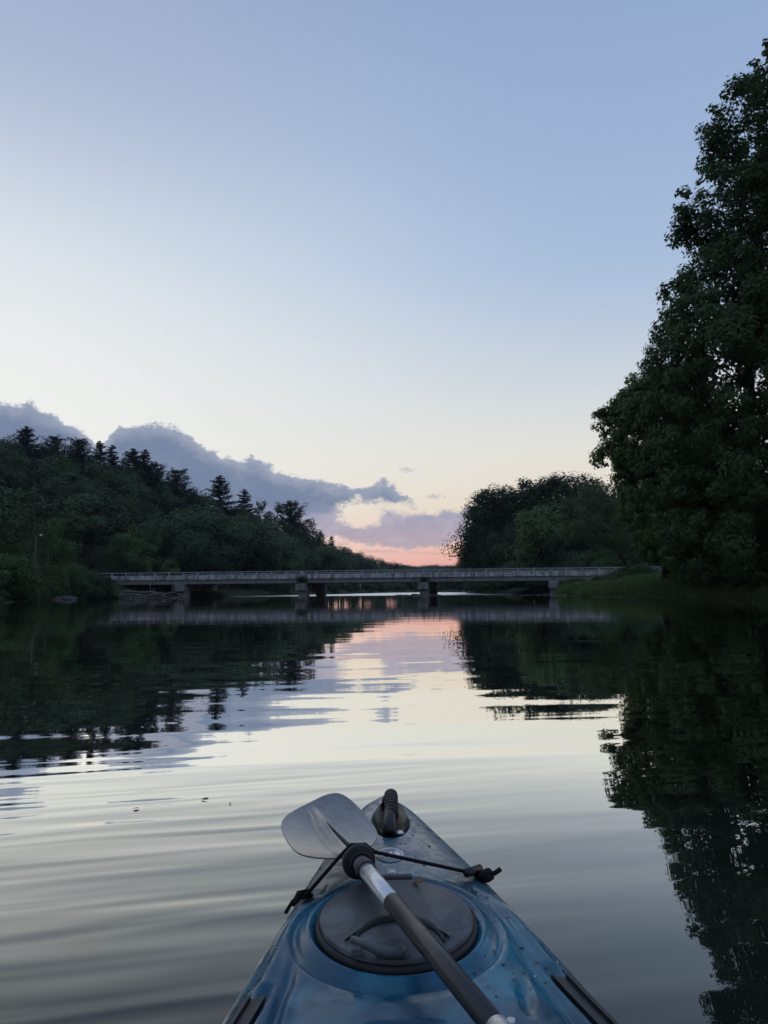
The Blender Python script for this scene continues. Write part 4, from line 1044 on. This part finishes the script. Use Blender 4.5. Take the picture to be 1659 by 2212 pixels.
# grass on the right bank
def blades(name, label, n, sampler, h0, h1, wdt, mat, kind='stuff', parent=None):
    Pp = sampler(n); n = len(Pp); r = np.random.default_rng(4)
    a = r.uniform(0, 6.283, n); h = r.uniform(h0, h1, n); ln = r.normal(size=(n, 2)) * .35 * h[:, None]
    d = np.stack([np.cos(a), np.sin(a), np.zeros(n)], 1) * wdt
    mid = Pp + np.stack([ln[:, 0] * .35, ln[:, 1] * .35, h * .6], 1); tip = Pp + np.stack([ln[:, 0], ln[:, 1], h * .95], 1)
    Vv = np.stack([Pp - d, Pp + d, mid + d * .7, tip, mid - d * .7], 1).reshape(-1, 3); k = np.arange(n)[:, None] * 5
    Fq = np.concatenate([k + np.array([[0, 1, 2, 4]])]); Ft = k + np.array([[4, 2, 3]])
    o = obj(name, np_mesh(name, Vv, [*Fq.tolist(), *Ft.tolist()], mat), parent); tag(o, label, None, None, kind); return o
def s_bank(n):
    r = np.random.default_rng(3); y = r.uniform(56, 104, n); xr = np.interp(y, SHR[:, 0], SHR[:, 1]); x = xr + .1 + r.random(n) ** 1.5 * 8.5
    z = ground(x, y); k = z > .02; return np.stack([x, y, z], 1)[k]
blades('tall_grass', 'tall green grass covering the right bank below the bridge end', 26000, s_bank, .30, .80, .035, M_GRASS)
def s_mound(n):
    r = np.random.default_rng(5); y = r.uniform(34, 58, n); xr = np.interp(y, SHR[:, 0], SHR[:, 1]); x = xr + .1 + r.random(n) * 12
    z = ground(x, y); k = z > .02; return np.stack([x, y, z], 1)[k]
blades('bank_grass', 'short grass on the dark bank under the sycamores', 16000, s_mound, .15, .45, .03, M_GRASS)
for i, (px, D, h) in enumerate([(1225, 97, 1.8), (1250, 88, 1.5), (1290, 80, 1.3), (1340, 78, 1.7), (1375, 72, 2.0), (1400, 70, 1.6), (1330, 70, 1.0), (1600, 56, 1.2), (1640, 44, 1.0)]):
    p = at(px, 1270, D); x = max(p[0], np.interp(D, SHR[:, 0], SHR[:, 1]) + .5)
    tree('shrub%d' % (i % 3), x, D, h, 1.1, ['weedy clump beside the right bridge pier', 'rounded weedy clump on the grassy bank nearest the pier', 'weedy clump midway along the grassy bank', 'leafy clump just left of the leaning willow foot', 'dense clump at the foot of the leaning willow', 'leafy clump right of the willow foot', 'small clump at the water edge of the grassy bank', 'low clump in the dark cove under the sycamores', 'low clump on the mound at the right edge'][i], 'plant', 'weedy clumps on the right bank', name='weedy_plant')
for i in range(13):
    p = at(1245 + i * 34, 1270, 121); tree('shrub%d' % (i % 3), p[0], 121 + (i % 2) * 2, 5.2 + (i % 3) * .6, .9, 'tall shrub in the hedge beyond the right end of the bridge, %s from the river' % ORD[i], 'shrub', 'hedge beyond the road on the right bank')
for i, (px, D, h) in enumerate([(1332, 95, 2.3), (1356, 90, 2.1), (1388, 92, 2.6), (1412, 88, 2.4), (1448, 90, 2.8)]):
    p = at(px, 1270, D); tree('shrub%d' % ((i + 1) % 3), p[0], D, h, .9, 'leafy bush in front of the right bridge end, %s from the river' % ORD[i], 'shrub', 'bushes hiding the right end of the bridge')
# tufts growing on the pier caps
for i, (t, h) in enumerate(((T_P[1] + .1, 1.25), (T_P[2] + .15, .95))):
    p = bworld(t, -.42, 1.83)
    e = empty('pier_tuft', tuple(p)); tag(e, ('bushy tuft of weeds growing on the left river pier', 'small spiky tuft of weeds on the middle river pier')[i], 'plant', 'weeds on the piers')
    r = np.random.default_rng(30 + i)
    def s_t(n): return np.stack([r.normal(0, .32, n), r.normal(0, .05, n) - .05, np.zeros(n)], 1)
    blades('stalks', None, 170, s_t, h * .4, h, .022, M_SHRUB, None, e)
    if i == 0:
        L = np.stack([r.normal(0, .35, 14), r.normal(-.05, .05, 14), r.uniform(.3, 1.0, 14)], 1); Vv, Ff = lobes_to_leaves(r, L, np.full(14, .25), 26, .12)
        obj('leaves', np_mesh('leaves', Vv, Ff, M_SHRUB), e)

# dead snag on the ridge
p = at(143, 962, 166); z0 = gz(p[0], p[1]) - .3; sn = empty('dead_snag', (p[0], p[1], z0)); tag(sn, 'bare pale dead tree trunk standing among the ridge pines', 'dead tree')
hgt = p[2] - z0
MB().tube([(0, 0, 0), (.15, 0, hgt * .5), (0, 0, hgt * .8), (.1, 0, hgt)], [.28, .2, .12, .05], 7).build('trunk', M_SNAG, sn, True)
for k in range(7):
    z = hgt * (.5 + .06 * k); a = k * 2.2; MB().tube([(.1, 0, z), (math.cos(a) * .9, math.sin(a) * .9, z + .5), (math.cos(a) * 1.3, math.sin(a) * 1.3, z + 1.3)], [.06, .04, .015], 5).build('branch', M_SNAG, sn, True)

# lamp post, rail, sign and fence by the road
M_GALV = plain('galvanised_steel', (.15, .155, .155), .7, .2, .0, 8.0, .2)
p = at(78, 1158, 97); z0 = gz(p[0], p[1]) - .2; lp = empty('lamp_post', (p[0], p[1], z0)); tag(lp, 'slim pale lamp post above the left bank thicket', 'lamp post')
hg = p[2] - z0
MB().tube([(0, 0, 0), (0, 0, hg * .6), (0, 0, hg)], [.075, .06, .045], 10).build('pole', M_GALV, lp, True)
MB().tube([(0, 0, hg - .05), (.25, 0, hg + .12), (.55, 0, hg + .14)], .03, 8).build('arm', M_GALV, lp, True)
MB().lathe([(.04, .12), (.16, .02), (.18, -.06), (.10, -.12), (.02, -.13)], 16, (.6, 0, hg + .12)).build('lamp_head', M_WHITE, lp, True)
p = at(84, 1190, 100); rf = empty('rail_fence', (p[0], p[1], gz(p[0], p[1]))); tag(rf, 'short metal rail fence right of the lamp post', 'fence')
for k in range(3): MB().tube([(-.2, 0, p[2] - rf.location.z + .25 * k - .3), (1.3, 0, p[2] - rf.location.z + .25 * k - .3)], .03, 6).build('rail', M_GALV, rf)
for k in range(2): MB().tube([(-.1 + 1.3 * k, .05, 0), (-.1 + 1.3 * k, .05, p[2] - rf.location.z + .3)], .035, 6).build('post', M_GALV, rf)
# road sign
sp = bworld(t_of(322), BW + 1.5, 2.9); sp[0:2] = at(322, 1240, sp[1])[0:2]
sg = empty('road_sign', tuple(sp)); tag(sg, 'red road sign with a white band on a post behind the bridge railing', 'sign')
M_RED = plain('sign_red', (.42, .035, .030), .5); hs = float(at(322, 1232, sp[1])[2] - sp[2])
MB().tube([(0, .04, 0), (0, .04, hs + .3)], .035, 8).build('post', M_GALV, sg)
oc = lambda r, y: [(r * .62 * math.cos(a), y, hs + r * math.sin(a)) for a in np.arange(8) * math.pi / 4 + math.pi / 8]
f8 = [tuple(range(8)), tuple(range(15, 7, -1))] + [(i, (i + 1) % 8, 8 + (i + 1) % 8, 8 + i) for i in range(8)]
MB().add(oc(.52, -.01), []).add([], []); MB().add(oc(.52, .0) + oc(.52, .02), f8).build('sign_border', M_WHITE, sg)
MB().add(oc(.47, -.006) + oc(.47, -.001), f8).build('sign_face', M_RED, sg)
MB().box((0, -.012, hs), (.40, .006, .15)).build('sign_band', M_WHITE, sg)
# post and rail fence carrying on from the bridge along the right road
M_WOOD = noise_mat('fence_wood', (.10, .09, .08, 1), (.22, .20, .18, 1), 3.0, .9)
a0, n_ = T_R + .6, 12
fe = empty('wooden_fence', tuple(bworld(a0, .3, 2.75))); fe.rotation_euler = bridge.rotation_euler; tag(fe, 'post and rail fence along the road under the sycamores', 'fence')
for k in range(n_ + 1): MB().box((k * 2.2, 0, .45), (.16, .14, 1.3), bev=.02).build('post', M_WOOD, fe)
for z in (.55, .95):
    for k in range(n_): MB().box((k * 2.2 + 1.1, .09, z), (2.18, .05, .15)).build('rail', M_WOOD, fe)

# leaves and foam drifting near the right pier
r = np.random.default_rng(77); n = 260
y = r.uniform(84, 108, n); x = np.interp(y, SHR[:, 0], SHR[:, 1]) - .2 - r.random(n) ** 1.3 * 9
C = np.stack([x, y, np.full(n, .012)], 1); Vv, Ff = leaf_shapes(r, C, np.tile([[0, 0, 1.]], (n, 1)) + r.normal(size=(n, 3)) * .25, .17, .7)
tag(obj('floating_leaves', np_mesh('floating_leaves', Vv, Ff, noise_mat('pale_leaf', (.10, .11, .08, 1), (.22, .22, .18, 1), 4.0))), 'specks of drifting leaves on the water near the right pier', None, None, 'stuff')

# single leaves afloat near the boat
for i, (px, py, sz, lab) in enumerate([(294, 1746, .020, 'dark leaf afloat on the pale water left of the paddle blade'), (443, 1726, .026, 'thin leaf afloat just above the dark leaf left of the blade'), (497, 1735, .012, 'tiny speck of leaf afloat closest to the paddle blade'),
                                      (1452, 1640, .022, 'pale leaf afloat in the dark tree reflection, left of its neighbour'), (1512, 1662, .022, 'pale leaf afloat in the dark tree reflection on the right')]):
    p = onz(px, py, .003); r = np.random.default_rng(200 + i); a = r.random() * 6
    V6 = [(-.5, 0, 0), (-.2, .3, .10), (.2, .24, .14), (.5, 0, .05), (.2, -.24, .02), (-.2, -.3, .04)]
    Vv = [(sz * (u * math.cos(a) - v * math.sin(a)), sz * (u * math.sin(a) + v * math.cos(a)), sz * w) for u, v, w in V6]
    o = MB().add(Vv + [(x_, y_, z_ - .0008) for x_, y_, z_ in Vv], [tuple(range(6)), tuple(range(11, 5, -1))] + [(k, (k + 1) % 6, 6 + (k + 1) % 6, 6 + k) for k in range(6)]).build('floating_leaf', bpy.data.materials['dead_leaf_brown'] if i < 3 else bpy.data.materials['pale_leaf'])
    o.location = tuple(p); tag(o, lab, 'leaf', 'single leaves afloat near the boat')

# ------------------------------------------------------------------ evening haze
hm = bpy.data.materials.new('evening_haze'); hm.use_nodes = True; hn = hm.node_tree; hn.nodes.clear()
ho = hn.nodes.new('ShaderNodeOutputMaterial'); hv = hn.nodes.new('ShaderNodeVolumePrincipled')
hv.inputs['Color'].default_value = (0.72, 0.82, 0.95, 1); hv.inputs['Density'].default_value = 0.00013; hv.inputs['Anisotropy'].default_value = 0.2
hn.links.new(hv.outputs[0], ho.inputs['Volume'])
hl = float(max(np.abs(gx).max(), np.abs(gy).max())) + 20
tag(MB().box((0, 0, 33), (2 * hl, 2 * hl, 74)).build('haze', hm), 'thin blue evening haze filling the valley', None, None, 'stuff')
